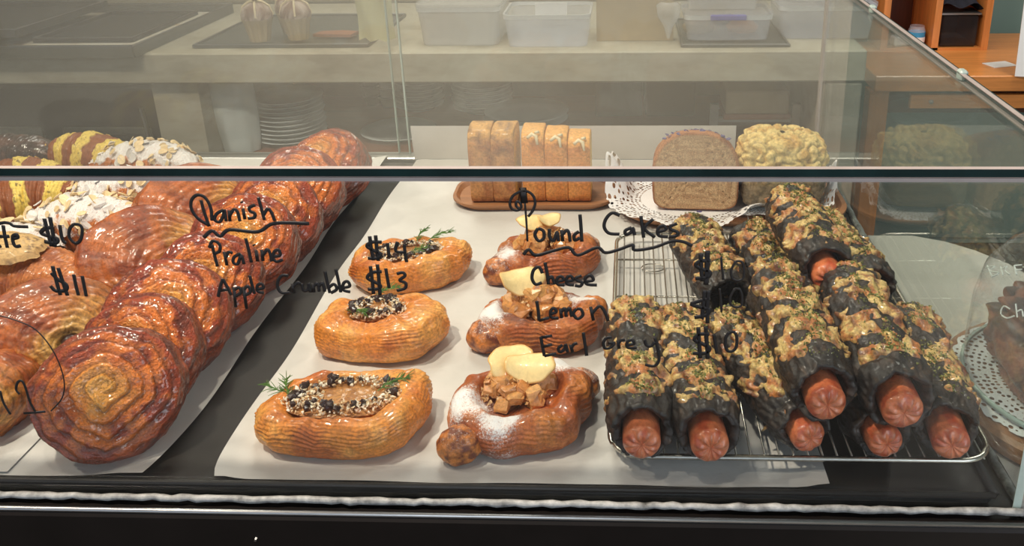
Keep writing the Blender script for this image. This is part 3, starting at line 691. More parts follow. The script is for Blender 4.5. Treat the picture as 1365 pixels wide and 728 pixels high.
# ---- croissants
def croissant(name, lab, c0, ang, L, R, kind, seed, tilt=0):
    nu, nv = 150, 90
    u = np.linspace(0, 1, nu); v = np.linspace(0, 2 * np.pi, nv, endpoint=False); U, Vv = np.meshgrid(u, v, indexing='ij')
    bend = .9
    a = (U - .5) * bend * 2
    prof = np.clip(np.sin(np.pi * np.clip(U, .012, .988)), 0, 1) ** .75
    seg = 7; k = np.abs(U - .5) * seg * 1.6; fr = k - np.floor(k)
    step = 1 - .13 * fr ** 2
    base = np.stack([U * 5, np.cos(Vv), np.sin(Vv)], -1)
    r = R * (.16 + .84 * prof) * step * (1 + .05 * fbm(base, 1.5, seed))
    # fine layers
    r = r + .0005 * np.sin(k * 2 * np.pi * 4 + fbm(base, 3, seed)) + .0012 * fbm(base, 5, seed + 4)
    cxx = L * .5 * np.sin(a) / math.sin(bend) ; cyy = L * .35 * (np.cos(a) - math.cos(bend))
    dx, dy = np.cos(a), -np.sin(a) * .7; n_ = np.hypot(dx, dy)
    X = cxx - dy / n_ * r * np.cos(Vv); Y = cyy + dx / n_ * r * np.cos(Vv); Z = r * np.sin(Vv) * .92 + R * .80
    Z = np.maximum(Z, .001)
    P = np.stack([X, Y, Z], -1); up = np.sin(Vv)
    blot = fbm(base, 2.2, seed + 7); dust = None
    if kind == 'choc':
        C = lerp(srgb(56, 34, 28), srgb(98, 62, 48), sstep(-.2, .6, blot)); mat = M['spiral']
    elif kind == 'stripe':
        st = sstep(.0, .12, np.sin(U * 26 + .8 * blot + .5 * np.cos(Vv)) - .0)
        C = lerp(srgb(140, 78, 40), srgb(226, 196, 96), st * (up > -.3)); sp = sstep(.55, .62, fbm(P, 160, seed + 9)); C = lerp(C, np.asarray(srgb(70, 50, 36)) * np.ones_like(C), sp * st * .8); P[..., 2] += st * .002 * (up > 0); mat = M['matte']
    else:
        C = lerp(srgb(196, 116, 52), srgb(156, 80, 34), sstep(-.3, .5, blot)); C = lerp(C, C * .5, sstep(.75, 1, fr) * .6); mat = M['crust_dust']
        dust = .12 + .34 * sstep(-.1, .6, up + .5 * blot) * (1 if kind == 'almond' else .3) - (0 if kind == 'almond' else .35)
    r0 = root(name, lab, 'croissant', c0, (0, tilt, ang), group='croissants at the left back of the case')
    put('dough', mesh('dough', P, gridF(nu, nv), mat, C, dust if dust is not None else np.zeros(U.shape)), r0)
    def surf(uu, vv, off=0):
        i = min(int(uu * (nu - 1)), nu - 2); j = int(vv / (2 * np.pi) * nv) % nv
        p = Vector(P[i, j]); q = Vector(P[i + 1, j]) - p; s_ = Vector(P[i, (j + 1) % nv]) - p
        nrm = q.cross(s_).normalized()
        c_ = Vector((cxx[i, j], cyy[i, j], R * .8))
        if nrm.dot(p - c_) < 0: nrm = -nrm
        return p + nrm * off, nrm
    return r0, surf, seg
random.seed(11)
def flake_mesh(k):
    n = 12; V = [(0, 0, .0006 * k)]; rr = random.Random(k)
    a, b_ = .0062 + .0006 * k % 3 * .1, .0042
    for z in (-.0004, .0004):
        for i in range(n):
            t = 2 * math.pi * i / n; V.append((a * math.cos(t) * (1 + .25 * math.cos(t) ** 3 * .4), b_ * math.sin(t), z + .0008 * math.cos(2 * t) * (k - 1)))
    F = [tuple(range(n, 0, -1)), tuple(range(n + 1, 2 * n + 1))] + [(1 + i, 1 + (i + 1) % n, n + 1 + (i + 1) % n, n + 1 + i) for i in range(n)]
    return mesh('almond_flake', V, F, M['almond'], [srgb(236, 208, 160)] * len(V), [.14 + .16 * (k % 3)] * len(V), smooth=False)
flakes = [flake_mesh(k) for k in range(3)]
def add_flakes(r0, surf, n, u0=.15, u1=.85):
    for _ in range(n):
        uu = random.uniform(u0, u1); vv = random.uniform(.15, 2.95)
        p, nm = surf(uu, vv, .0025 + random.random() * .003)
        nm = (nm + Vector((random.uniform(-.5, .5), random.uniform(-.5, .5), random.uniform(-.2, .4)))).normalized()
        put('almond_flake', random.choice(flakes), r0, mtx=axis_mtx(p, nm, (random.uniform(-1, 1), random.uniform(-1, 1), .1)) @ Matrix.Scale(random.uniform(.9, 1.4), 4))
croissant('chocolate_croissant', 'dark chocolate coated croissant at the far left back', (-1.285, .66, .003), .1, .18, .040, 'choc', 1)
croissant('striped_croissant', 'yellow and brown striped croissant left of the almond croissant, above the glass edge', (-1.165, .665, .003), -.15, .16, .040, 'stripe', 2)
croissant('striped_croissant', 'small yellow striped croissant tip just above the glass edge at left', (-1.215, .585, .003), .2, .14, .034, 'stripe', 3)
croissant('striped_croissant', 'yellow striped croissant at the left edge just under the glass edge', (-1.135, .475, .003), .5, .16, .042, 'stripe', 4)
for lab, c0, an, L, R, n in (('almond croissant with sugar at the back, above the glass edge', (-1.055, .64, .003), -.12, .175, .038, 70),
                          ('almond croissant just below the glass edge behind the swirled pastries', (-1.015, .515, .003), .15, .17, .038, 60),
                          ('sugary almond croissant behind the ten dollar price', (-1.005, .405, .003), -.05, .18, .042, 80)):
    r0, sf_, _ = croissant('almond_croissant', lab, c0, an, L, R, 'almond', 5 + L * 99 + R * 100); add_flakes(r0, sf_, n, .08, .85)
r0, sf_, _ = croissant('almond_croissant', 'powdered almond croissant cut by the left edge under the handwritten te', (-1.085, .345, .003), .2, .16, .036, 'almond', 14); add_flakes(r0, sf_, 35)
r0, sf_, _ = croissant('cookie_croissant', 'croissant topped with pale chocolate chip cookie dough at the left edge', (-1.000, .250, .003), .05, .20, .044, 'plain', 19)
# cookie dough cap
nu, nv = 50, 70; rho, th = np.meshgrid(np.linspace(0, 1, nu), np.linspace(0, 2 * np.pi, nv, endpoint=False), indexing='ij')
out = 1 + .12 * fbm(np.stack([np.cos(th), np.sin(th), 0 * th], -1), 1.8, 3)
X, Y = .062 * rho * out * np.cos(th), .036 * rho * out * np.sin(th)
Z = .088 - 9.5 * Y ** 2 - 3.0 * X ** 2 + .006 * (1 - rho ** 6) - .004 * (rho > .97) + .0012 * fbm(np.stack([X, Y, 0 * X], -1), 120, 1)
sp = sstep(.42, .5, fbm(np.stack([X, Y, 0 * X], -1), 170, 8)); C = lerp(srgb(206, 168, 112), srgb(96, 72, 58), sp * .8)
put('cookie_topping', mesh('cookie_topping', np.stack([X, Y, Z], -1), gridF(nu, nv), M['matte'], C), r0, (-.015, .02, 0))

# ---- shared bits for the open danishes
def chunk_mesh(name, seed, s, mat, c, lump=.25, dust=None):
    rr = np.random.RandomState(seed); n = 3
    import itertools
    V = []; F = []
    bmv = MB().box(-s, s, -s, s, -s, s, b=s * .35)
    V = np.array(bmv.V); V = V + rr.normal(size=V.shape) * s * lump * .35; V[:, 0] *= rr.uniform(.8, 1.3)
    return mesh(name, V, [list(f) for f in bmv.F], mat, np.tile(c, (len(V), 1)), np.full(len(V), dust) if dust is not None else None, smooth=False)
def crumbs(name, pts, smin, smax, mat, cols, seed):
    """many tiny irregular solids joined into one mesh"""
    rr = np.random.RandomState(seed); n = len(pts)
    T = np.array([(1, 1, 1), (1, -1, -1), (-1, 1, -1), (-1, -1, 1)], float) * .7
    Q = np.array([(1, 0, 0), (0, 1, 0), (-1, 0, 0), (0, -1, 0), (0, 0, 1), (0, 0, -1)], float)
    Fq = np.array([(0, 1, 4), (1, 2, 4), (2, 3, 4), (3, 0, 4), (1, 0, 5), (2, 1, 5), (3, 2, 5), (0, 3, 5)])
    s = rr.uniform(smin, smax, (n, 1, 1)); J = rr.normal(size=(n, 6, 3)) * .35
    A = rr.normal(size=(n, 3, 3)); A, _ = np.linalg.qr(A)
    V = np.einsum('nij,nkj->nki', A, Q[None] * rr.uniform(.6, 1.3, (n, 1, 3)) + J) * s + np.asarray(pts)[:, None, :]
    F = (Fq[None] + 6 * np.arange(n)[:, None, None]).reshape(-1, 3)
    ci = rr.randint(0, len(cols), n); C = np.repeat(np.array(cols)[ci], 6, axis=0)
    return mesh(name, V.reshape(-1, 3), F.tolist(), mat, C, smooth=False)
def sprig(seed, L=.03, n=34):
    rr = random.Random(seed); mb = MB()
    stem = [Vector((L * t, .003 * math.sin(t * 3), .0015 + .005 * math.sin(t * 2.2))) for t in np.linspace(0, 1, 8)]
    mb.tube(stem, .0006, 4)
    for i in range(n):
        t = rr.uniform(.15, 1); b_ = stem[min(7, int(t * 7))]
        a = rr.uniform(-1.0, 1.0); l = rr.uniform(.005, .012)
        d = Vector((math.cos(a), math.sin(a), rr.uniform(-.1, .5)))
        mb.tube([b_, b_ + d * l * .6, b_ + d * l + Vector((0, 0, -.001))], [.00045, .0004, .0002], 3)
    return mb
def danish_crust(name, seed, A, B, h, fill=.6, mat=None, cols=None, sq=2.6, dust=None, rimz=1.0, rings=15, lobes=None):
    nr, nt2 = 120, 240
    prof = np.array([(0, .66), (fill * .9, .66), (fill, .70), (fill + .06, .86), (fill + .12, .97), (fill + .18, 1.0), (.93, .88), (1.0, .64), (1.02, .42), (.98, .2), (.90, .04), (.84, 0), (0, 0)])
    if fill > .72: prof[5] = (.90, 1.0); prof[6] = (.955, .9)
    dd = np.r_[0, np.cumsum(np.hypot(*(np.diff(prof, axis=0) * [1, .8]).T))]; dd /= dd[-1]
    s = np.linspace(0, .86, nr); s = np.r_[s, 1.0]; nr += 1
    # smooth interpolation
    xs = np.interp(s, dd, prof[:, 0]); zs = np.interp(s, dd, prof[:, 1])
    ker = np.ones(7) / 7; xs[3:-6] = np.convolve(xs, ker, 'same')[3:-6]; zs[3:-6] = np.convolve(zs, ker, 'same')[3:-6]
    th = np.linspace(0, 2 * np.pi, nt2, endpoint=False)
    RH, TH = np.meshgrid(xs, th, indexing='ij'); ZZ = np.broadcast_to(zs[:, None], RH.shape); S = np.broadcast_to(s[:, None], RH.shape)
    c_, s_ = np.cos(TH), np.sin(TH)
    Ro = (np.abs(c_) ** sq + np.abs(s_) ** sq) ** (-1 / sq)
    Ro = 1 + (Ro - 1) * sstep(.55, .95, RH)
    cir = np.stack([c_, s_, 0 * c_], -1)
    Ro = Ro * (1 + .13 * fbm(cir, 1.3, seed) * sstep(.3, 1, RH))
    hz = h * rimz * (1 + .20 * fbm(cir, 1.1, seed + 5))
    X = A * RH * Ro * c_; Y = B * RH * Ro * s_; Z = ZZ * hz
    P = np.stack([X, Y, Z], -1)
    side = sstep(fill + .1, .97, RH) * (S > .2) 
    N = np.stack([c_ * B, s_ * A, 0 * c_], -1); N /= np.linalg.norm(N, axis=-1, keepdims=True)
    q = S * rings * 2.5 + 3.6 * fbm(cir, 1.1, seed + 9, 2) + 1.2 * fbm(P, 20, seed + 2, 2)
    fr = q - np.floor(q); lay = (fr ** 1.6)
    rimmask = sstep(fill, fill + .15, RH)
    amp = .0019 * (.35 + .9 * sstep(-.3, .5, fbm(P, 18, seed + 77))) * rimmask * (.35 + .65 * sstep(.93, 1.0, RH))
    P = P + N * (lay * amp)[..., None] * .9; P[..., 2] += lay * amp * .35 * (S < .8)
    lump = fbm(P, 26, seed + 14) * .0022 * rimmask; P = P + N * lump[..., None]; P[..., 2] += lump * (ZZ > .05)
    c0, c1, c2 = cols or (srgb(238, 168, 84), srgb(222, 136, 52), srgb(176, 84, 28))
    bl = fbm(P, 22, seed + 30)
    C = lerp(c1, c0, sstep(-.2, .5, bl)); C = lerp(C, np.asarray(c2) * np.ones_like(C), .8 * sstep(.15, .7, fbm(P, 16, seed + 40)))
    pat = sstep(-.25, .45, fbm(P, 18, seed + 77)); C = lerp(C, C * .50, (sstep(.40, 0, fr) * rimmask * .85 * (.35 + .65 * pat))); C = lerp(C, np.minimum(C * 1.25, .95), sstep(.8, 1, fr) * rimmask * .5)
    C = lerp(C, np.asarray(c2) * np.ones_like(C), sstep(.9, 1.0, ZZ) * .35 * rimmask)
    P[..., 2] = np.maximum(P[..., 2], .0005)
    D = dust(P, C) if dust else np.zeros(RH.shape)
    return mesh(name, P, gridF(nr, nt2), mat or M['danish'], C, D)

# ---- praline danishes
def praline(lab, loc, rot, A, B, h, fa, fb, foff, seed, sprigs):
    r = root('praline_danish', lab, 'danish', loc, (0, 0, rot), group='praline danishes with dill')
    f = max(fa / A, fb / B)
    me = danish_crust('crust', seed, A, B, h, fill=min(.72, (fa / A + fb / B) / 2))
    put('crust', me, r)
    # praline cream
    rho, th = np.meshgrid(np.linspace(0, 1, 26), np.linspace(0, 2 * np.pi, 60, endpoint=False), indexing='ij')
    X, Y = fa * 1.12 * rho * np.cos(th) + foff[0], fb * 1.12 * rho * np.sin(th) + foff[1]
    P = np.stack([X, Y, h * .76 + .005 * (1 - rho ** 2) + .0009 * fbm(np.stack([X, Y, 0 * X], -1), 130, seed)], -1)
    put('praline_cream', mesh('praline_cream', P, gridF(26, 60), M['fill'], lerp(srgb(186, 130, 72), srgb(158, 104, 54), sstep(-.3, .5, fbm(P, 90, seed)))), r)
    rr = np.random.RandomState(int(seed * 10))
    t = rr.uniform(0, 2 * np.pi, 900); q = np.clip(rr.normal(.88, .17, 900), .35, 1.18)
    pts = np.stack([fa * q * np.cos(t) + foff[0], fb * q * np.sin(t) + foff[1], h * .78 + .006 * np.sin(np.clip(q, 0, 1.2) * 2.2) + rr.uniform(-.0015, .002, 900)], -1)
    o = put('chopped_nuts', crumbs('chopped_nuts', pts[:760], .0009, .0021, M['matte'], [srgb(236, 222, 196), srgb(222, 196, 156), srgb(188, 140, 92), srgb(240, 232, 216)], 3), r); o['kind'] = 'stuff'
    t = rr.uniform(0, 2 * np.pi, 46)
    for a in t[:34]:
        qq = rr.uniform(.66, 1.06); s_ = rr.uniform(.8, 1.4)
        put('chocolate_chunk', chunks[rr.randint(3)], r, (fa * qq * math.cos(a) + foff[0], fb * qq * math.sin(a) + foff[1], h * .78 + .0065), tuple(rr.uniform(0, 3, 3)), s_)
    for k, (x, y, z, a) in enumerate(sprigs):
        sprig(seed * 7 + k).build('dill_sprig', M['dill'], r, (x, y, z - .005), (0, 0, a))
    return r
chunks = [chunk_mesh('chocolate_chunk', k, .0022, M['choc'], (0, 0, 0), .6) for k in range(3)]
praline('front praline danish, large oval with chocolate chunks and dill at both ends', (-.5625, .068, .0022), .13, .0735, .0470, .038, .0500, .0250, (.002, .006), 2.2, [(-.048, .012, .036, 2.6), (.030, .004, .040, .35), (-.045, .004, .037, 1.9)])
praline('middle praline danish with a small round filling and a dill sprig at its left', (-.5715, .212, .0022), .05, .0680, .0450, .042, .0270, .0185, (-.002, .010), 5.4, [(-.032, .004, .040, -.6), (-.01, .028, .042, .4)])
praline('rear praline danish with dill on top, behind the fourteen dollar price', (-.5725, .352, .0022), .30, .0670, .0440, .040, .0420, .0195, (-.004, .005), 8.7, [(.012, .020, .042, 1.0), (-.005, -.015, .040, .3), (.025, .018, .042, .2)])

# ---- apple crumble danishes
apple_me = [chunk_mesh('apple_chunk', 40 + k, .0082, M['apple'], srgb(190 + 6 * k, 122 + 9 * k, 62 + 8 * k), .38) for k in range(5)]
def chip(seed, R=.021):
    rho, th = np.meshgrid(np.linspace(0, 1, 9), np.linspace(0, 2 * np.pi, 36, endpoint=False), indexing='ij')
    o_ = 1 + .10 * np.cos(2 * th + seed) + .06 * np.sin(3 * th + seed * 2) + .03 * np.cos(7 * th)
    X, Y = R * rho * o_ * np.cos(th), R * .74 * rho * o_ * np.sin(th)
    Z = .0035 * np.sin(X * 110 + seed) + .003 * np.cos(Y * 150)
    T = np.stack([X, Y, Z], -1); B = T - [0, 0, .0009]
    V = np.concatenate([T.reshape(-1, 3), B.reshape(-1, 3)]); n = 9 * 36
    F = gridF(9, 36) + [[a + n for a in reversed(f)] for f in gridF(9, 36)] + [[n - 36 + i, n - 36 + (i + 1) % 36, 2 * n - 36 + (i + 1) % 36, 2 * n - 36 + i] for i in range(36)]
    C = lerp(srgb(240, 212, 150), srgb(226, 172, 96), sstep(.86, 1, rho)); C = np.concatenate([C.reshape(-1, 3)] * 2)
    return mesh('apple_slice', V, F, M['chip'], C)
def apple(lab, loc, rot, A, B, h, seed, slices, nub, dust_c, heap=(0, .008)):
    r = root('apple_crumble_danish', lab, 'danish', loc, (0, 0, rot), group='apple crumble danishes')
    def dust(P, C):
        d = np.zeros(P.shape[:2])
        for (x, y, s) in dust_c: d = np.maximum(d, .47 * np.exp(-(((P[..., 0] - x) / (1.35 * s)) ** 2 + ((P[..., 1] - y) / (s * 1.1)) ** 2)) + .10 * fbm(P, 70, seed) - .02)
        return d + .06
    cols = (srgb(206, 124, 54), srgb(170, 86, 34), srgb(112, 50, 26))
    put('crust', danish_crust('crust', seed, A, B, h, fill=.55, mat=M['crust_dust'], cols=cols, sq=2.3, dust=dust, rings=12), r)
    for (x, y, rx, ry, rz, d) in nub:
        u, v = np.meshgrid(np.linspace(.02, np.pi - .02, 40), np.linspace(0, 2 * np.pi, 60, endpoint=False), indexing='ij')
        b_ = np.stack([np.sin(u) * np.cos(v), np.sin(u) * np.sin(v), np.cos(u)], -1)
        rad = 1 + .10 * fbm(b_, .9, seed + x * 99) + .018 * np.sin(b_[..., 0] * 12 + b_[..., 2] * 6 + 2 * fbm(b_, .8, seed))
        P = b_ * rad[..., None] * [rx, ry, rz] + [x, y, rz * .8]; P[..., 2] = np.maximum(P[..., 2], .0005)
        C = lerp(cols[0], cols[2], sstep(-.3, .5, fbm(b_, 2, seed + 3)))
        put('folded_corner', mesh('folded_corner', P, gridF(40, 60), M['crust_dust'], C, d * np.ones(u.shape) * sstep(-.4, .6, b_[..., 2] + .3 * fbm(b_, 2, 4))), r)
    rr = np.random.RandomState(int(seed * 13))
    for k in range(26):
        a = rr.uniform(0, 6.28); q = math.sqrt(rr.uniform(0, 1))
        x, y = heap[0] + A * .50 * q * math.cos(a), heap[1] + B * .50 * q * math.sin(a)
        put('apple_chunk', apple_me[rr.randint(5)], r, (x, y, h * .72 + .015 * (1 - q ** 2) + rr.uniform(-.002, .003)), tuple(rr.uniform(0, 3, 3)), rr.uniform(.8, 1.25))
    t = rr.uniform(0, 6.28, 420); q = np.sqrt(rr.uniform(0, 1, 420))
    pts = np.stack([heap[0] + A * .54 * q * np.cos(t), heap[1] + B * .52 * q * np.sin(t), h * .80 + .016 * (1 - q ** 2) + rr.uniform(-.004, .003, 420)], -1)
    o = put('crumble', crumbs('crumble', pts, .0009, .0024, M['matte'], [srgb(206, 160, 104), srgb(180, 128, 74), srgb(226, 190, 140)], 5), r); o['kind'] = 'stuff'
    for k, (x, y, z, rx, ry, a, R_) in enumerate(slices):
        put('apple_slice', chip(seed + k * 2.2, R_), r, (x, y, z), (rx, ry, a))
    return r
apple('front apple crumble danish with two yellow apple slices and a sugared corner', (-.4060, .078, .0022), .10, .0620, .0500, .040, 3.7,
      [(-.008, .018, .056, .62, -.18, .25, .022), (.010, .008, .056, .66, .12, -.1, .021)],
      [(-.052, -.040, .020, .015, .017, .30), (.052, .036, .022, .016, .017, .36)], [(-.045, -.012, .024), (-.015, -.034, .022), (.045, .032, .02)], heap=(-.004, .012))
apple('middle apple crumble danish with a curled pale apple slice on its left', (-.4020, .226, .0022), .06, .0640, .0420, .040, 6.1,
      [(-.018, .012, .062, .60, .25, .5, .024)],
      [(-.055, -.020, .022, .018, .018, .32), (.055, .024, .018, .014, .018, .25)], [(-.045, -.012, .028), (.045, .020, .018)], heap=(-.004, .008))
apple('rear apple crumble danish just below the sliced loaf board', (-.4110, .376, .0022), .12, .0620, .0420, .038, 9.3,
      [(-.016, .018, .058, .3, -.2, .2, .018), (.006, .020, .060, .3, .25, .6, .016)],
      [(-.054, -.022, .022, .018, .017, .32), (.050, .028, .020, .016, .018, .36)], [(-.045, -.014, .024), (.04, .028, .022)], heap=(0, .008))

# ================================================================== RACK AND HOT DOG ROLLS
rk = root('cooling_rack', 'steel wire cooling rack under the black hot dog rolls', 'rack', (-.165, .24, .0022))
x0, x1, y0, y1 = -.160, .158, -.218, .212; zr = .0135
MB().tube([(x, y, zr) for x, y in rrect(x0, x1, y0, y1, .028, 8)], .0026, 8, True).build('rim', M['steel'], rk, smooth=True)
wires = MB().tube([(0, y0 + .001, 0), (0, y1 - .001, 0)], .0010, 6)
wm = None
nW = 26
for k in range(nW):
    x = x0 + .010 + (x1 - x0 - .020) * k / (nW - 1)
    if wm is None: o = wires.build('wire', M['steel'], rk, (x, 0, zr + .0010), smooth=True); wm = o
    else:
        o = wm.copy(); col.objects.link(o); o.location.x = x
for k, y in enumerate((-.13, -.04, .05, .14)):
    MB().tube([(x0 + .001, y, zr - .0012), (x1 - .001, y, zr - .0012)], .0014, 6).build('cross_wire', M['steel'], rk, smooth=True)
for x in (-.115, .115):
    for y in (-.15, .14): MB().tube([(x + .014 * math.cos(a), y + .010 * math.sin(a), .0015 + (.0) ) for a in np.linspace(0, 6.28, 22)[:-1]], .0009, 5, True).build('foot_ring', M['steel'], rk, smooth=True)

random.seed(5)
def hotdog(lab, a, b_, R, seed, sq=.92, end=True, tail=False, spin=0, bright=1.0, out=.006, nu=170, nv=130, cheese_amt=0.0):
    a, b_ = Vector(a), Vector(b_); ax = (b_ - a); L = ax.length
    r = root('black_hot_dog_roll', lab, 'hot dog', group='black cheese topped hot dog rolls')
    # local: y along the roll away from its front end, z up
    yv = ax.normalized(); xv = yv.cross(Vector((0, 0, 1))).normalized(); zv = xv.cross(yv)
    place(r, Matrix.Translation(a) @ Matrix((xv, yv, zv)).transposed().to_4x4())
    # profile: inner lip, mouth, body, rounded rear
    s = np.linspace(0, 1, nu); v = np.linspace(0, 2 * np.pi, nv, endpoint=False)
    S, TH = np.meshgrid(s, v, indexing='ij')
    y = np.where(S < .07, .018 * (1 - S / .07), np.where(S < .12, -.0035 * np.sin(np.pi * (S - .07) / .05), (S - .12) / .88 * L))
    prof = np.where(S < .07, .58 + .06 * (S / .07), np.where(S < .12, .64 + .24 * np.sin((S - .07) / .05 * np.pi / 2), 1))
    t = np.clip((S - .12) / .88, 0, 1)
    body = .88 + .12 * sstep(0, .12, t); body = body * np.sqrt(np.clip(1 - sstep(.86, 1.0, t) ** 2 * .97, 0.02, 1))
    prof = np.where(S < .12, prof, body)
    cir = np.stack([np.cos(TH), t * 3.4, np.sin(TH)], -1)
    k = t * 5.0 + .8 * np.cos(TH + seed) * .5 + .5 * fbm(cir, .9, seed + 70) + seed; fr = k - np.floor(k)       # the dough was wound on in strips
    wrap = (np.sin(np.pi * fr) ** .6 - .6) * .10 * (S > .12) * sstep(0, .1, t)
    rad = R * prof * (1 + wrap + .10 * fbm(cir, 1.5, seed))
    rad = rad + .0011 * fbm(cir, 6, seed + 2) * (S > .1)
    X = rad * np.cos(TH); Z = rad * np.sin(TH) * sq
    P = np.stack([X, y + .004 * fbm(cir, 1.0, seed + 4) * (S > .08) + sstep(.25, .0, t) * (.003 * np.sin(TH) + .003 * fbm(cir, 2, seed + 71)), Z], -1)
    bl = fbm(cir, 3, seed + 6)
    C = lerp(srgb(30, 25, 23), srgb(56, 46, 40), sstep(-.1, .7, bl)); C = lerp(C, srgb(88, 62, 40), sstep(.3, .8, fbm(cir, 4, seed + 8)) * .5)
    put('bread', mesh('bread', P, gridF(nu, nv), M['bun'], C), r)
    # cheese baked onto the upper side
    upn = np.sin(TH)
    mask = upn * .62 + .95 * fbm(cir * [1.2, 2.6, 1.2] + [0, 0, 0], 1.15, seed + 20) + .26 * fbm(cir, 3.2, seed + 21, 2) + .16 * (np.sin(np.pi * fr) - .6) - .44 + cheese_amt - .9 * sstep(.14, .03, t) - 2 * (S < .13)
    lump = np.maximum(0, fbm(cir, 3.4, seed + 25, 2))
    off = np.clip(mask, -.15, .30) * .0065 + lump * .0050 * sstep(0, .1, mask) - .0002
    Pc = P + np.stack([np.cos(TH), 0 * TH, np.sin(TH)], -1) * off[..., None]
    F = gridF(nu, nv, True, mask > -.02)
    brown = sstep(-.15, .75, fbm(cir, 4.2, seed + 30) + .2)
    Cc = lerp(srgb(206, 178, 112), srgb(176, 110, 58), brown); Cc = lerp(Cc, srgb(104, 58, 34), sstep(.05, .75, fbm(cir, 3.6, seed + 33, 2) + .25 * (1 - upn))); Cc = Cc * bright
    Cc = lerp(Cc, srgb(150, 92, 52), sstep(.12, -.02, mask) * .7)
    V2, F2, (C2,) = compact(Pc.reshape(-1, 3), F, Cc.reshape(-1, 3))
    put('melted_cheese', mesh('melted_cheese', V2, F2, M['cheese'], C2), r)
    # dried herbs along the crown
    rr = np.random.RandomState(int(seed * 7) + 1); n = 700
    ti = rr.uniform(.06, .93, n); va = np.pi / 2 + np.clip(rr.normal(0, .24, n), -.8, .8) + spin
    ii = ((.12 + .88 * ti) * (nu - 1)).astype(int); jj = ((va % (2 * np.pi)) / (2 * np.pi) * nv).astype(int) % nv
    keep = fbm(np.stack([ti * 7, va * 2, 0 * ti], -1), 1, seed + 50) > -.22
    pts = Pc[ii, jj][keep] + np.stack([np.cos(va), 0 * va, np.sin(va)], -1)[keep] * .0008
    o = put('dried_herbs', crumbs('dried_herbs', pts, .0005, .0012, M['matte'], [srgb(112, 116, 52), srgb(84, 88, 42), srgb(146, 146, 84), srgb(96, 104, 44)], 9), r); o['kind'] = 'stuff'
    # sausage end, puckered
    def saus(y_, sgn, rs):
        q = np.linspace(0, 1, 46); TT = np.linspace(0, 2 * np.pi, 72, endpoint=False); Q, T2 = np.meshgrid(q, TT, indexing='ij')
        an = np.clip(Q / .5, 0, 1) * np.pi / 2
        rr_ = np.where(Q < .5, np.sin(an) ** .8, 1.0)
        yy = np.where(Q < .5, -np.cos(an) * rs * .55 * (1 - .35 * np.exp(-(Q / .10) ** 2)), (Q - .5) / .5 * .035)
        fold = np.sin(T2 * 9 + 1.2 * np.sin(T2 * 2 + seed) + seed) * np.exp(-((Q - .22) / .2) ** 2)
        yy = yy + .0011 * fold; rr2 = rr_ * rs * (1 + .03 * fold)
        P_ = np.stack([rr2 * np.cos(T2), sgn * yy, rr2 * np.sin(T2)], -1)
        cc = np.stack([np.cos(T2), Q * 2, np.sin(T2)], -1)
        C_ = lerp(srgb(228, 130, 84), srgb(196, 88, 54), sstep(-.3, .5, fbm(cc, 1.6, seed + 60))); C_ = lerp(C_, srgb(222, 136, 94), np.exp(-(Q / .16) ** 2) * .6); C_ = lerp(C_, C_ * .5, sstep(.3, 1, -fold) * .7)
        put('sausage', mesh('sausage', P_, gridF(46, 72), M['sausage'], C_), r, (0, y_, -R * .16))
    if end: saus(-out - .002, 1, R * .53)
    if tail: saus(L + .004, -1, R * .45)
    return r
def hz(px, py, z): p = atz(px, py, z); return p
HD = [
 ('leftmost front black hot dog roll with its sausage tip over the rack rim', (-.2985, .020, .0440), (-.3010, .205, .0450), .0295, 1.3, dict(tail=True)),
 ('second front black hot dog roll from the left, under the lowest ten dollar price', (-.2440, .018, .0435), (-.2600, .195, .0440), .0295, 2.9, {}),
 ('third front black hot dog roll, lying low under the left stacked roll', (-.1640, .034, .0400), (-.2190, .195, .0430), .0270, 4.4, {}),
 ('fourth front black hot dog roll, lowest beneath the big stacked roll', (-.1010, .030, .0390), (-.1250, .200, .0400), .0270, 6.2, dict(cheese_amt=-.1)),
 ('rightmost front black hot dog roll at the rack corner by the side glass', (-.0500, .026, .0470), (-.0340, .195, .0480), .0280, 7.7, dict(out=.012)),
 ('left stacked black hot dog roll in the front pile, herbs along its crown', (-.1520, .026, .0800), (-.1640, .205, .0860), .0300, 9.1, {}),
 ('biggest stacked black hot dog roll in the front pile, right of the other stacked one', (-.0930, .021, .0780), (-.1000, .195, .0900), .0310, 11.6, {}),
 ('black hot dog roll stacked on the rear pile, sausage tip amid the heap', (-.1185, .185, .1060), (-.1290, .350, .1050), .0290, 13.2, dict(out=.004)),
 ('rear left black hot dog roll lying low behind the third one', (-.2040, .235, .0450), (-.2350, .400, .0450), .0300, 15.8, dict(end=False)),
 ('rear right black hot dog roll by the side glass with a sausage nub', (-.0560, .240, .0560), (-.0850, .400, .0560), .0290, 17.1, {}),
 ('rear middle black hot dog roll beneath the pile, mostly hidden', (-.1450, .225, .0450), (-.1650, .390, .0450), .0280, 19.3, dict(end=False)),
]
for lab, a, b_, R, sd, kw in HD: hotdog(lab, a, b_, R, sd, **kw)

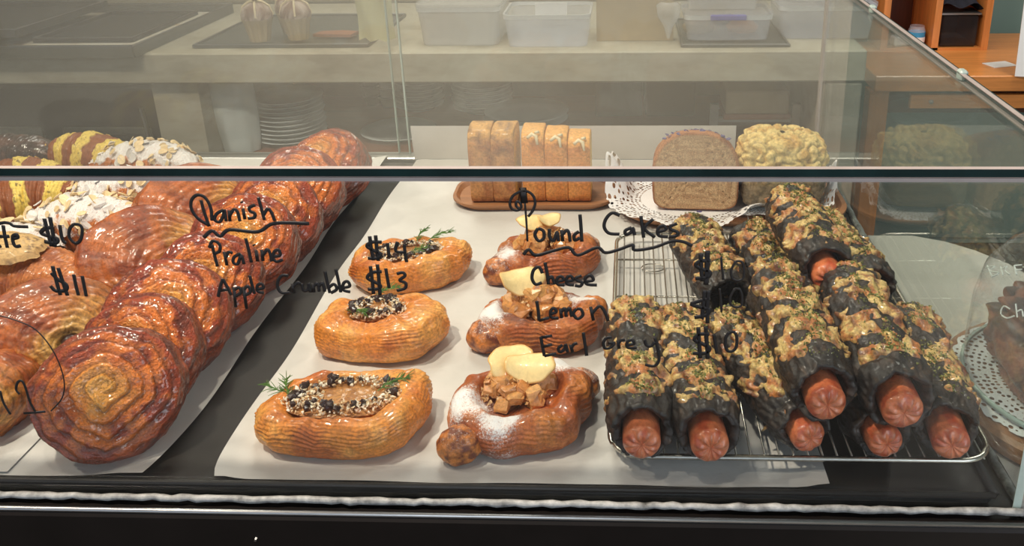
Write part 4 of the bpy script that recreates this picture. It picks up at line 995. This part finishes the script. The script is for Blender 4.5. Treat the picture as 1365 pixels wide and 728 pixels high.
# ================================================================== CAKES ON BOARDS
def board(lab, loc, hx, hy, rot, rimh=.010):
    r = root('wooden_serving_tray', lab, 'board', loc, (0, 0, rot))
    o = rrect(-hx, hx, -hy, hy, min(hx, hy) * .75, 10); n = len(o)
    def ring(sc_, z): return [(x * sc_ if False else x - math.copysign(min(abs(x), (1 - sc_) * hx), x), y - math.copysign(min(abs(y), (1 - sc_) * hx), y), z) for x, y in o]
    V = ring(.95, 0) + ring(1.0, rimh * .7) + ring(1.0, rimh) + ring(.965, rimh) + ring(.93, .004)
    F = [tuple(range(n - 1, -1, -1)), tuple(range(4 * n, 5 * n))] + [(k * n + i, k * n + (i + 1) % n, (k + 1) * n + (i + 1) % n, (k + 1) * n + i) for k in range(4) for i in range(n)]
    MB().add(V, F).build('tray_body', M['wood'], r); return r
board('long oval wooden tray carrying the sliced loaf', (-.446, .608, .0022), .120, .058, .02)
board('wooden tray with lace doily under the brown loaf and the golden loaf', (-.166, .585, .0022), .160, .090, .02)

def slice_mesh(seed, t, D, H, top, crust, crumbc):
    """loaf slice: thickness t along x, depth D (y), height H with domed top"""
    nseg = 64; prof = []
    for k in range(nseg):
        a = 2 * math.pi * k / nseg; c, s = math.cos(a), math.sin(a)
        y = math.copysign(abs(c) ** .25, c) * D / 2 * (1 - .08 * (s < 0)); z = math.copysign(abs(s) ** (.45 if s > 0 else .22), s) * H / 2 + H / 2
        if s > 0: z += .006 * (1 - (2 * y / D) ** 2) * s
        prof.append((y, z))
    prof = np.array(prof); xs = np.array([-.5, -.485, -.44, -.2, 0, .2, .44, .485, .5]) * t; ins = np.array([.965, .985, 1, 1, 1, 1, 1, .985, .965])
    ctr = np.array([0, H / 2]); rows = []
    for q in (0.05, .3, .55, .8, .93): rows.append((xs[0], q))
    for x, i in zip(xs, ins): rows.append((x, i))
    for q in (.93, .8, .55, .3, .05): rows.append((xs[-1], q))
    V = np.array([[(x, *(ctr + (p - ctr) * q)) for p in prof] for x, q in rows])
    P = V.copy(); nn = fbm(V, 130, seed) * .0007; P[..., 1] += nn * np.sign(V[..., 1]); P[..., 2] += nn
    Q = np.array([q for _, q in rows])[:, None] * np.ones(V.shape[:2])
    z = V[..., 2] / H; bl = fbm(V, 60, seed + 2)
    cr = lerp(crust[0], crust[1], sstep(-.3, .5, bl)); cr = lerp(cr, np.asarray(top) * np.ones_like(cr), sstep(.9, .98, z + .04 * bl))
    if H > .104: cr = lerp(cr, np.asarray(srgb(104, 62, 40)) * np.ones_like(cr), sstep(.35, .6, z) * sstep(-.1, .5, fbm(V, 110, seed + 5)) * .75); P[..., 1] += .0012 * fbm(V, 150, seed + 8) * sstep(.35, .5, z)
    C = lerp(np.asarray(crumbc) * np.ones_like(cr), cr, sstep(.90, .965, Q))
    return mesh('cake', P, gridF(len(rows), nseg) + [[k for k in range(nseg - 1, -1, -1)], [(len(rows) - 1) * nseg + k for k in range(nseg)]], M['crumb'] if False else M['cob'], C)
sx = [(-.5200, .0325, 1), (-.4860, .0325, 1), (-.4450, .0320, 0), (-.4120, .0320, 0), (-.3800, .0320, 0)]
labs = ['leftmost slice of the lemon loaf, browned crumb top', 'second slice of the lemon loaf, browned crumb top, beside the dark gap', 'middle slice of the lemon loaf with white icing drip', 'fourth slice of the lemon loaf, iced', 'rightmost slice of the lemon loaf, iced end piece']
for i, (x, t, bk) in enumerate(sx):
    H = .105 if bk else (.101, .097, .092)[i - 2]
    r = root('loaf_slice', labs[i], 'cake slice', (x, .598 + (0 if bk else .003), .0068), (0, 0, (.03, -.02, .02, 0, .01)[i]), group='slices of lemon loaf on the wooden tray')
    if bk: me = slice_mesh(i * 3.3, t, .066, H, srgb(214, 158, 84), (srgb(196, 138, 82), srgb(160, 98, 56)), srgb(236, 190, 104))
    else: me = slice_mesh(i * 3.3, t, .066, H, srgb(232, 168, 86), (srgb(222, 150, 80), srgb(206, 128, 62)), srgb(244, 204, 112))
    put('cake', me, r)
    if not bk:
        mb = MB(); mb.tube([(-.006, -.040, H + .001), (.000, -.034, H + .0045), (.006, -.038, H + .0025), (.008, -.043, H - .008)], [.0022, .003, .0026, .0016], 6)
        mb.tube([(.004, -.030, H + .005), (.009, -.026, H + .005)], .0022, 6); mb.build('icing', M['chip2'], r, smooth=True)
# loaves
def loaf(name, lab, loc, rot, W, D, H, crumbc, crust, top, seed, cob=False, lumps=0.0, mat='crumb', taper=.3):
    """whole loaf end: cut face toward -y"""
    r = root(name, lab, 'cake', loc, (0, 0, rot))
    n = 110; th = np.linspace(0, 2 * np.pi, n, endpoint=False); c, s = np.cos(th), np.sin(th)
    px = np.sign(c) * np.abs(c) ** np.where(s < 0, .22, .42) * W / 2 * np.where(s < 0, 1 - .10 * np.abs(s), 1); pz = np.sign(s) * np.abs(s) ** np.where(s < 0, .22, .72) * H / 2 + H / 2
    pz = pz + np.where(s > 0, .020 * (1 - (2 * px / W) ** 2) * s, 0)
    rows = [(0, q) for q in np.linspace(.02, .95, 34)] + [(.001, .985), (.004, 1.0)] + [(D * t, 1.0) for t in np.linspace(.08, .94, 46)] + [(D, .93), (D, .5), (D, .02)]
    ctr = np.array([0, H / 2])
    V = np.array([[(ctr[0] + (x - 0) * q, y, H / 2 + (z - H / 2) * q) for x, z in zip(px, pz)] for y, q in rows])
    Q = np.array([q for _, q in rows])[:, None] * np.ones(V.shape[:2]); Yf = V[..., 1]
    face = Yf < .0005
    V[..., 2] *= 1 - taper * (Yf / D) ** 1.3
    N = V - np.array([0, 0, H / 2]); N[..., 1] = 0; N /= np.linalg.norm(N, axis=-1, keepdims=True) + 1e-9
    up = sstep(.55, .8, V[..., 2] / H) if not cob else sstep(.30, .45, V[..., 2] / H)
    P = V.copy()
    if cob:
        cobv = np.abs(fbm(V, 62, seed, 2)); dd = .0045 * (1 - np.clip(cobv * 2.2, 0, 1)) * up + .002 * fbm(V, 140, seed); P += N * (dd * ~face)[..., None]
        P[..., 1] -= (dd * up * face); P[..., 1] += .045 * np.clip(V[..., 2] / H - .45, 0, 1) ** 1.5 * 2 * (Yf < .03) * (1 - Yf / .03)
    P[..., 1] += np.where(face, .0006 * fbm(V, 200, seed + 3), 0)
    P += N * (.0008 * fbm(V, 120, seed + 4) * ~face)[..., None]
    hole = sstep(.55, .7, fbm(V, 260, seed + 6, 2)) * face; P[..., 1] += hole * .0015
    bl = fbm(V, 40, seed + 8)
    C = lerp(crumbc[0], crumbc[1], sstep(-.4, .5, fbm(V, 170, seed + 5))); C = lerp(C, C * .5, hole * .8)
    cr = lerp(crust[0], crust[1], sstep(-.3, .5, bl)); 
    C = lerp(C, cr, sstep(.93, .985, Q)); C = lerp(C, lerp(top[0], top[1], sstep(-.3, .5, bl)), up * (sstep(.90, .98, Q) if not cob else 1))
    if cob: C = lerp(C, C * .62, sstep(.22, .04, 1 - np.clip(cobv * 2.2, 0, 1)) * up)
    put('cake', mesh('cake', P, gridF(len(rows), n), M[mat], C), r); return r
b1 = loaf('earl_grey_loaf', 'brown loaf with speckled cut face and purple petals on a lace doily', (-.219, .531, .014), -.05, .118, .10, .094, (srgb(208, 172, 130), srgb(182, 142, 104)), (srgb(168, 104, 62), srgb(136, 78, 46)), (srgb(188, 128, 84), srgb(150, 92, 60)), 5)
pet = MB().prism([(-.004, -.0015), (.001, -.003), (.004, 0), (.001, .0025), (-.003, .002)], 0, .0008).build('petal', plain('purple_petal', srgb(92, 84, 128), .7, noise=200, var=.3), b1, (-.02, .012, .110)); random.seed(8)
for k in range(24):
    o = pet.copy(); col.objects.link(o); xx = random.uniform(-.045, .045); yy = random.uniform(.002, .05); o.location = (xx, yy, (.113 - 6 * xx * xx) * (1 - .30 * (yy / .10) ** 1.3)); o.rotation_euler = (random.uniform(-.6, .6), random.uniform(-.6, .6), random.uniform(0, 3))
o = pet.copy(); col.objects.link(o); o.location = (.006, -.012, .003)
bpy.data.objects.remove(pet)
r = root('cheese_loaf', 'golden cobbled cheese loaf right of the brown loaf', 'cake', (-.099, .572, .014), (0, 0, .06))
u, v = np.meshgrid(np.linspace(.01, np.pi - .01, 130), np.linspace(0, 2 * np.pi, 220, endpoint=False), indexing='ij')
b_ = np.stack([np.sin(u) * np.cos(v), np.sin(u) * np.sin(v), np.cos(u)], -1)
sup = np.sign(b_) * np.abs(b_) ** np.where(b_[..., 2:] < 0, .38, .58)
P = sup * [.058, .045, .049] * (1 + .04 * fbm(b_, 1.4, 2))[..., None] + [0, 0, .050]
N = b_ / np.linalg.norm(b_, axis=-1, keepdims=True)
cv = np.abs(fbm(P, 48, 4, 2)); upm = sstep(.036, .052, P[..., 2]); cell = np.clip(1 - cv * 2.6, 0, 1)
P = P + N * ((.005 * (1 - cell) ** 1 * upm) + .0011 * fbm(P, 150, 6))[..., None]; P[..., 2] = np.maximum(P[..., 2], .0005)
C = lerp(lerp(srgb(150, 128, 98), srgb(112, 98, 78), sstep(-.3, .5, fbm(P, 60, 7))), lerp(srgb(236, 206, 132), srgb(210, 164, 86), sstep(-.2, .6, fbm(P, 50, 9))), upm)
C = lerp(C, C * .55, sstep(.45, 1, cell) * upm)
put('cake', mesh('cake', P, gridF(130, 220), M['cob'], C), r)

def doily(lab, loc, R, folds, seed, rot=0, zfun=None, ang=(0, 2 * math.pi), r0=.0):
    nr, na = 46, 200; rho, th = np.meshgrid(np.linspace(r0, 1, nr), np.linspace(ang[0], ang[1], na), indexing='ij')
    sc_ = 1 + .035 * np.abs(np.sin(th * 14)) * sstep(.85, 1, rho)
    X, Y = R[0] * rho * sc_ * np.cos(th), R[1] * rho * sc_ * np.sin(th)
    Z = zfun(X, Y, rho, th) if zfun else 0 * X
    att = np.stack([th * 22 / (2 * math.pi) * 4.2, rho * 20, 0 * rho], -1)
    o = put('lace_doily', mesh('lace_doily', np.stack([X, Y, Z], -1), gridF(nr, na, False), M['lace'], attr=att), None, loc, (0, 0, rot)); return tag(o, lab, 'doily')
def bumpa(th, a, wd): d = (th - a + np.pi) % (2 * np.pi) - np.pi; return np.exp(-(d / wd) ** 2)
def zf(X, Y, rho, th):
    e = sstep(.66, 1, rho)
    return .003 + .0016 * e * (1 + np.sin(th * 9)) + .050 * e * bumpa(th, 2.9, .32) * (1 + .35 * np.sin(th * 30)) + .026 * e * bumpa(th, 5.45, .30) + .008 * e * bumpa(th, 4.1, .3) + .030 * e * bumpa(th, .1, .35)
doily('white lace doily under the brown loaf, its front edge over the tray', (-.222, .575, .0085), (.118, .104), 5, 1, 0, zf)
doily('small lace doily under the golden loaf, ruffled up at its right side', (-.100, .585, .0090), (.082, .086), 5, 2, 0, lambda X, Y, r, t: .0015 + .042 * sstep(.7, 1, r) * bumpa(t, .0, .5) * (1 + .35 * np.sin(26 * t)) + .01 * sstep(.7, 1, r) * bumpa(t, 4.4, .3) + .035 * sstep(.7, 1, r) * bumpa(t, 2.7, .25))

# ================================================================== ADJOINING COUNTER AND CLOCHE BEYOND THE SIDE GLASS
jc = root('adjoining_counter', 'pale laminate counter beyond the right side glass', 'counter', (.35, .1, FZ))
P = [tuple(atz(x, y, -.02))[:2] for x, y in ((1176, 314), (1215, 314), (1260, 322), (1300, 334), (1345, 352), (1400, 384))]
pts = [(p[0] - .35, p[1] - .1) for p in P] + [(.75 - .35, .10 - .1), (.75 - .35, -.5), (.018 - .35, -.5), (.018 - .35, P[0][1] - .1)]
MB().prism(pts, -FZ - .045, -FZ - .020).build('counter_top', M['table'], jc)
MB().prism([(x * .97 + .004, y * .95) for x, y in pts], .001, -FZ - .0455).build('counter_base', M['paper_white'], jc)
ck = root('round_cake_board', 'wooden board under the glass dome beyond the side glass', 'board', (.128, .145, -.0195))
MB().lathe([(.001, 0), (.128, 0), (.132, .004), (.132, .018), (.128, .022), (.001, .022)], seg=64).build('board_body', M['wood'], ck, smooth=False)
doily('round lace doily on the wooden board beneath the glass dome', (.128, .145, .0040), (.120, .120), 5, 9, .3, lambda X, Y, r, t: .0003 + .001 * (1 + np.sin(9 * t)))
r = root('chocolate_babka', 'brown glazed pastry with sugar strings under the glass dome', 'pastry', (.128, .145, .0065))
u, v = np.meshgrid(np.linspace(.02, np.pi - .02, 90), np.linspace(0, 2 * np.pi, 150, endpoint=False), indexing='ij')
b_ = np.stack([np.sin(u) * np.cos(v), np.sin(u) * np.sin(v), np.cos(u)], -1)
sup = np.sign(b_) * np.abs(b_) ** .7
P = sup * (1 + .12 * fbm(b_, 2.2, 3) + .05 * np.sin(b_[..., 0] * 16 + b_[..., 1] * 8 + 2 * fbm(b_, 1.5, 7)))[..., None] * [.086, .078, .050] + [0, 0, .038]; P[..., 2] = np.maximum(P[..., 2], .0005)
C = lerp(srgb(150, 92, 70), srgb(70, 46, 44), sstep(-.3, .5, fbm(b_, 3, 9))); put('babka_dough', mesh('babka_dough', P, gridF(90, 150), M['crust'], C), r)
mb = MB(); random.seed(2)
for k in range(9):
    y = -.06 + k * .014
    Q = [(x, y + .008 * math.sin(x * 60 + k), .083 - 5 * x * x - 5.5 * y * y + .003) for x in np.linspace(-.075, .075, 24)]
    mb.tube(Q, .0006, 4)
o = mb.build('sugar_strings', M['paper_white'], r); 
dm = root('glass_dome', 'clear glass cake dome with white lettering beyond the side glass', 'cloche', (.128, .145, .0080))
prof = [(.112, 0), (.113, .03), (.112, .07), (.106, .10), (.090, .124), (.060, .140), (.02, .147), (.001, .148)]
MB().lathe(prof, seg=64).build('dome', M['domeglass'], dm, smooth=True)
MB().lathe([(.1115, 0), (.1145, 0), (.1145, .004), (.1115, .004)], seg=64).build('dome_rim', M['edge_pale'], dm, smooth=True)
MB().lathe([(.001, .148), (.010, .150), (.008, .160), (.016, .168), (.014, .178), (.001, .182)], seg=20).build('knob', M['domeglass'], dm, smooth=True)

# ================================================================== MARKER LETTERING ON THE FRONT PANE
def smooth_line(pts, k=5):
    if len(pts) < 3: return pts
    out = []; n = len(pts)
    for i in range(n - 1):
        p0, p1, p2, p3 = pts[max(i - 1, 0)], pts[i], pts[i + 1], pts[min(i + 2, n - 1)]
        for j in range(k):
            t = j / k
            out.append(tuple(.5 * (2 * p1[a] + (p2[a] - p0[a]) * t + (2 * p0[a] - 5 * p1[a] + 4 * p2[a] - p3[a]) * t * t + (-p0[a] + 3 * p1[a] - 3 * p2[a] + p3[a]) * t ** 3) for a in (0, 1)))
    return out + [pts[-1]]
def word(name, label, ox, oy, s, strokes, wpx=4.0, sharp=()):
    mb = MB()
    for i, st_ in enumerate(strokes):
        ww = wpx
        if isinstance(st_[0], (int, float)): ww = st_[0]; st_ = st_[1:]
        pts = [tuple(q) for q in st_]
        if len(pts) == 1: pts = [pts[0], (pts[0][0] + 3, pts[0][1] + 4)]
        pts = smooth_line(pts)
        P = [aty(ox + x * s, oy + y * s, GF - .0006) for x, y in pts]
        mb.tube(P, ww * .00032, 6, flat=.0004)
    o = mb.build(name, M['ink'], None, smooth=True); o['label'] = label
    o.parent = front; o.matrix_parent_inverse = front.matrix_world.inverted() if False else Matrix.Identity(4)
    return o
bpy.context.view_layer.update()
a = (230, 150, .4531)
word('lettering', 'handwritten word Danish', *a, [[(84, 258), (92, 290), (108, 335)], [(108, 333), (75, 312), (56, 285), (56, 258), (72, 243), (95, 250), (112, 280), (116, 318)],
  [(150, 287), (130, 298), (124, 315), (138, 322), (149, 305), (152, 286), (158, 320)], [(166, 288), (169, 320)], [(168, 304), (180, 286), (191, 292), (198, 320)], [(207, 282), (213, 314)], [(202, 262)],
  [(243, 272), (226, 280), (229, 291), (242, 297), (240, 309), (222, 312)], [(252, 250), (262, 285), (270, 316)], [(268, 302), (279, 284), (290, 292), (301, 319)]])
word('wavy_underline', 'wavy underline below Danish', *a, [[(92, 368), (116, 348), (140, 364), (168, 345), (250, 351), (300, 326), (402, 327)]], 4.5)
word('lettering', 'handwritten word Praline', *a, [[(116, 388), (124, 422), (132, 453)], [(108, 398), (118, 378), (138, 388), (138, 408), (122, 416)], [(152, 410), (160, 450)], [(157, 426), (165, 411), (177, 414)],
  [(200, 415), (181, 426), (179, 442), (192, 445), (202, 420), (210, 446)], [(215, 370), (224, 405), (232, 441)], [(245, 405), (250, 438)], [(238, 388)], [(262, 404), (266, 437)], [(266, 420), (278, 403), (286, 412), (292, 438)],
  [(298, 424), (316, 420), (312, 404), (299, 410), (296, 428), (306, 439), (324, 433)]])
word('lettering', 'handwritten word Apple', *a, [[(134, 542), (140, 515), (148, 490)], [(148, 490), (160, 512), (173, 537)], [(140, 524), (166, 520)], [(180, 514), (186, 573)], [(182, 522), (196, 515), (201, 530), (186, 540)], [(208, 514), (218, 577)], [(210, 520), (222, 511), (229, 528), (214, 538)],
  [(227, 480), (234, 508), (241, 533)], [(248, 520), (267, 516), (262, 504), (250, 509), (250, 526), (269, 531)]])
word('lettering', 'handwritten word Crumble', *a, [[(341, 480), (320, 481), (308, 505), (318, 529), (345, 530)], [(352, 504), (357, 531)], [(355, 513), (368, 500), (376, 504)], [(381, 503), (385, 524), (398, 521), (400, 503), (406, 529)], [(412, 503), (416, 529)], [(415, 512), (426, 502), (431, 527)], [(431, 512), (441, 501), (448, 527)],
  [(448, 467), (455, 500), (463, 531)], [(460, 515), (475, 505), (483, 520), (466, 531)], [(480, 460), (488, 495), (495, 529)], [(501, 516), (521, 511), (515, 497), (503, 503), (502, 522), (523, 528)]])
a = (390, 280, .3023)
word('price_lettering', 'handwritten price fourteen dollars', *a, [[4.4, (340, 116), (346, 165), (356, 222)], [4.4, (366, 112), (371, 165), (378, 224)], [4.4, (393, 142), (350, 142), (328, 160), (360, 180), (388, 195), (375, 212), (332, 213)], [(418, 146), (422, 175), (426, 208)], [(462, 140), (456, 182), (503, 186)], [(492, 150), (496, 190), (503, 230)]])
word('price_lettering', 'handwritten price thirteen dollars', *a, [[4.4, (343, 248), (350, 300), (357, 370)], [4.4, (374, 240), (380, 300), (386, 377)], [4.4, (393, 272), (350, 276), (330, 300), (362, 318), (388, 334), (375, 348), (332, 350)], [(411, 258), (418, 300), (426, 344)], [(460, 282), (485, 276), (496, 290), (472, 310), (498, 322), (496, 345), (460, 356)]])
a = (600, 240, .3435)
word('lettering', 'handwritten words Pound, with a curled capital', *a, [[3.2, (268, 112), (256, 100), (258, 84), (270, 88), (276, 104), (262, 118), (240, 112), (232, 90), (246, 60), (285, 42), (318, 56), (330, 88), (320, 120), (303, 142)], [8, (282, 30), (288, 90)], [2.5, (290, 90), (296, 160), (300, 238)],
  [(341, 188), (329, 212), (343, 236), (363, 226), (362, 198), (341, 188)], [(385, 190), (387, 222), (402, 236), (415, 202), (421, 238)], [(432, 194), (437, 238)], [(436, 212), (452, 195), (461, 206), (466, 239)], [(500, 200), (482, 214), (484, 234), (504, 224)], [(504, 134), (508, 185), (511, 239)]])
word('wavy_underline', 'wavy underline below Pound Cakes', *a, [[(285, 290), (305, 270), (332, 292), (400, 275), (460, 262), (495, 292), (570, 262), (602, 282), (655, 270), (708, 252), (716, 272), (790, 262), (860, 238), (905, 240), (940, 256)]], 4)
a = (780, 230, .3021)
word('lettering', 'handwritten word Cakes', *a, [[(152, 190), (120, 178), (92, 205), (84, 240), (105, 268), (152, 272)], [(205, 243), (178, 256), (180, 274), (202, 264), (210, 244), (218, 276)], [(246, 192), (252, 240), (258, 287)], [(300, 206), (262, 246), (308, 286)], [(322, 262), (356, 252), (346, 235), (322, 246), (325, 278), (366, 284)], [(406, 225), (376, 238), (380, 252), (408, 264), (400, 280), (370, 283)]])
a2 = (600, 240, .3435)
word('lettering', 'handwritten word Cheese', *a2, [[(358, 362), (345, 338), (324, 350), (318, 382), (332, 405), (356, 398)], [(368, 320), (376, 360), (382, 405)], [(380, 388), (394, 374), (406, 405)], [(415, 394), (440, 388), (430, 374), (415, 384), (418, 405), (444, 408)], [(452, 393), (476, 388), (467, 372), (452, 382), (455, 404), (481, 408)], [(510, 372), (489, 380), (492, 390), (512, 398), (505, 412), (484, 409)], [(524, 394), (555, 389), (545, 370), (525, 381), (530, 404), (570, 408)]])
word('lettering', 'handwritten word Lemon', *a2, [[(336, 470), (342, 508), (345, 546)], [(345, 546), (385, 534)], [(390, 520), (412, 512), (402, 497), (390, 510), (394, 534), (421, 536)], [(428, 500), (433, 536)], [(432, 512), (445, 498), (451, 531)], [(451, 511), (463, 497), (472, 531)], [(492, 500), (478, 518), (494, 539), (515, 524), (508, 503), (492, 500)], [(545, 492), (556, 545)], [(553, 516), (580, 490), (600, 512), (613, 547)]])
word('lettering', 'handwritten word Earl', *a2, [[(396, 604), (354, 612)], [(352, 608), (358, 645), (366, 683)], [(360, 648), (396, 638)], [(366, 683), (412, 674)], [(436, 640), (420, 654), (427, 668), (444, 656), (448, 638), (456, 669)], [(467, 640), (475, 669)], [(471, 652), (480, 638), (494, 634)], [(517, 592), (523, 635), (530, 682)]])
a3 = (770, 400, .3571)
word('lettering', 'handwritten word Grey', *a3, [[(128, 140), (108, 142), (96, 160), (102, 180), (122, 178), (136, 164)], [(112, 162), (142, 160)], [(150, 150), (155, 182)], [(152, 162), (162, 150), (177, 148)], [(182, 168), (210, 164), (202, 149), (185, 158), (188, 178), (221, 178)], [(250, 148), (256, 168), (274, 172), (288, 156)], [(288, 140), (300, 185), (303, 225), (285, 247), (252, 241)]])
a = (780, 230, .3021)
word('price_lettering', 'upper handwritten price ten dollars beside Cheese', *a, [[5, (510, 358), (512, 420), (518, 480)], [6, (540, 345), (538, 420), (533, 495)], [5, (552, 392), (510, 390), (488, 410), (520, 428), (550, 440), (540, 462), (486, 468)], [3, (600, 372), (604, 425), (610, 473)], [3, (665, 392), (645, 430), (648, 465), (672, 477), (698, 465), (700, 420), (690, 394), (665, 392)]])
word('price_lettering', 'middle handwritten price ten dollars beside Lemon', *a, [[5, (528, 520), (522, 580), (515, 645)], [5, (545, 520), (540, 590), (540, 665)], [5, (552, 556), (500, 568), (470, 582), (515, 596), (547, 605), (535, 628), (482, 640)], [3, (594, 512), (598, 560), (602, 614)], [3, (660, 513), (640, 550), (642, 580), (665, 595), (690, 585), (692, 545), (682, 516), (660, 513)]])
word('price_lettering', 'lower handwritten price ten dollars beside Earl Grey', *a3, [[5, (450, 102), (454, 160), (457, 218)], [5, (478, 98), (482, 160), (486, 220)], [5, (492, 128), (455, 128), (436, 148), (468, 165), (492, 180), (478, 198), (430, 199)], [(508, 128), (514, 162), (520, 200)], [(566, 120), (552, 145), (556, 185), (575, 192), (592, 175), (594, 138), (584, 120), (566, 120)]])
a = (0, 240, .1373)
word('lettering', 'end of a handwritten word, letters te, cut by the left edge', *a, [[(30, 440), (48, 550), (72, 658)], [(-40, 548), (90, 548)], [(-60, 660), (10, 640)], [(118, 570), (172, 558), (160, 530), (124, 548), (128, 605), (152, 645), (200, 638)]], 4.5)
word('wavy_underline', 'short wavy line above the letters te', *a, [[(-60, 440), (30, 415), (90, 420), (140, 448), (272, 455)]], 4)
word('price_lettering', 'handwritten price ten dollars over the almond croissant', *a, [[5, (430, 375), (462, 500), (500, 645)], [5, (485, 362), (510, 500), (535, 650)], [5, (520, 462), (440, 470), (400, 515), (470, 545), (555, 570), (540, 612), (430, 598)], [4.5, (580, 438), (596, 540), (618, 598), (645, 612)], [4, (715, 430), (675, 480), (675, 560), (735, 615), (785, 575), (798, 480), (770, 435), (715, 430)]])
a = (0, 330, .1649)
word('price_lettering', 'handwritten price eleven dollars over the swirled pastries', *a, [[5, (425, 150), (455, 270), (488, 385)], [5, (470, 165), (508, 280), (545, 388)], [5, (412, 205), (470, 260), (535, 300), (530, 345), (450, 350), (408, 310)], [4.5, (595, 218), (612, 300), (634, 386)], [4.5, (664, 230), (680, 310), (697, 394)]])
a = (0, 440, .3958)
word('lettering', 'handwritten number twelve near the left edge', *a, [[(0, 205), (12, 245), (35, 284)], [(66, 216), (54, 200), (60, 176), (74, 172), (86, 195), (100, 240), (118, 274)], [3.5, (80, 281), (152, 275)]], 3.5)
word('circle_line', 'thin marker arc around the number twelve', 0, 0, 1, [[1.8, (-10, 419), (18, 426), (48, 440), (72, 470), (85, 505), (83, 530), (68, 548)]], 1.8)
# white lettering on the dome, at its own surface
def domept(px, py):
    o_, d = CV, ray(px, py).normalized(); c = Vector((.128, .145, 0)); best = None
    for k in range(3000):
        p = o_ + d * (.3 + k * .0004); q = p - Vector((.128, .145, .008)); rr_ = math.hypot(q.x, q.y)
        zz = q.z
        if zz < .15 and zz > 0 and rr_ <= float(np.interp(zz, [b[1] for b in prof], [b[0] for b in prof])) + .0008: return p - d * .0006
    return None
mb = MB()
for st_ in ([(1316, 354), (1322, 368)], [(1314, 357), (1326, 355), (1320, 361), (1332, 364), (1322, 369)], [(1334, 356), (1337, 367)], [(1335, 359), (1342, 355), (1340, 361), (1346, 366)], [(1352, 354), (1355, 366)], [(1352, 354), (1362, 353)], [(1353, 360), (1362, 359)],
            [(1346, 412), (1338, 408), (1334, 418), (1342, 424), (1352, 421)], [(1354, 405), (1356, 423)], [(1356, 415), (1362, 413), (1364, 422)]):
    P = [domept(*p) for p in smooth_line(st_, 3)]
    P = [p for p in P if p]
    if len(P) > 1: mb.tube([p - Vector((.128, .145, .008)) for p in P], .0007, 5)
if mb.V: mb.build('dome_lettering', M['whiteink'], dm)['label'] = 'white handwritten letters on the dome'
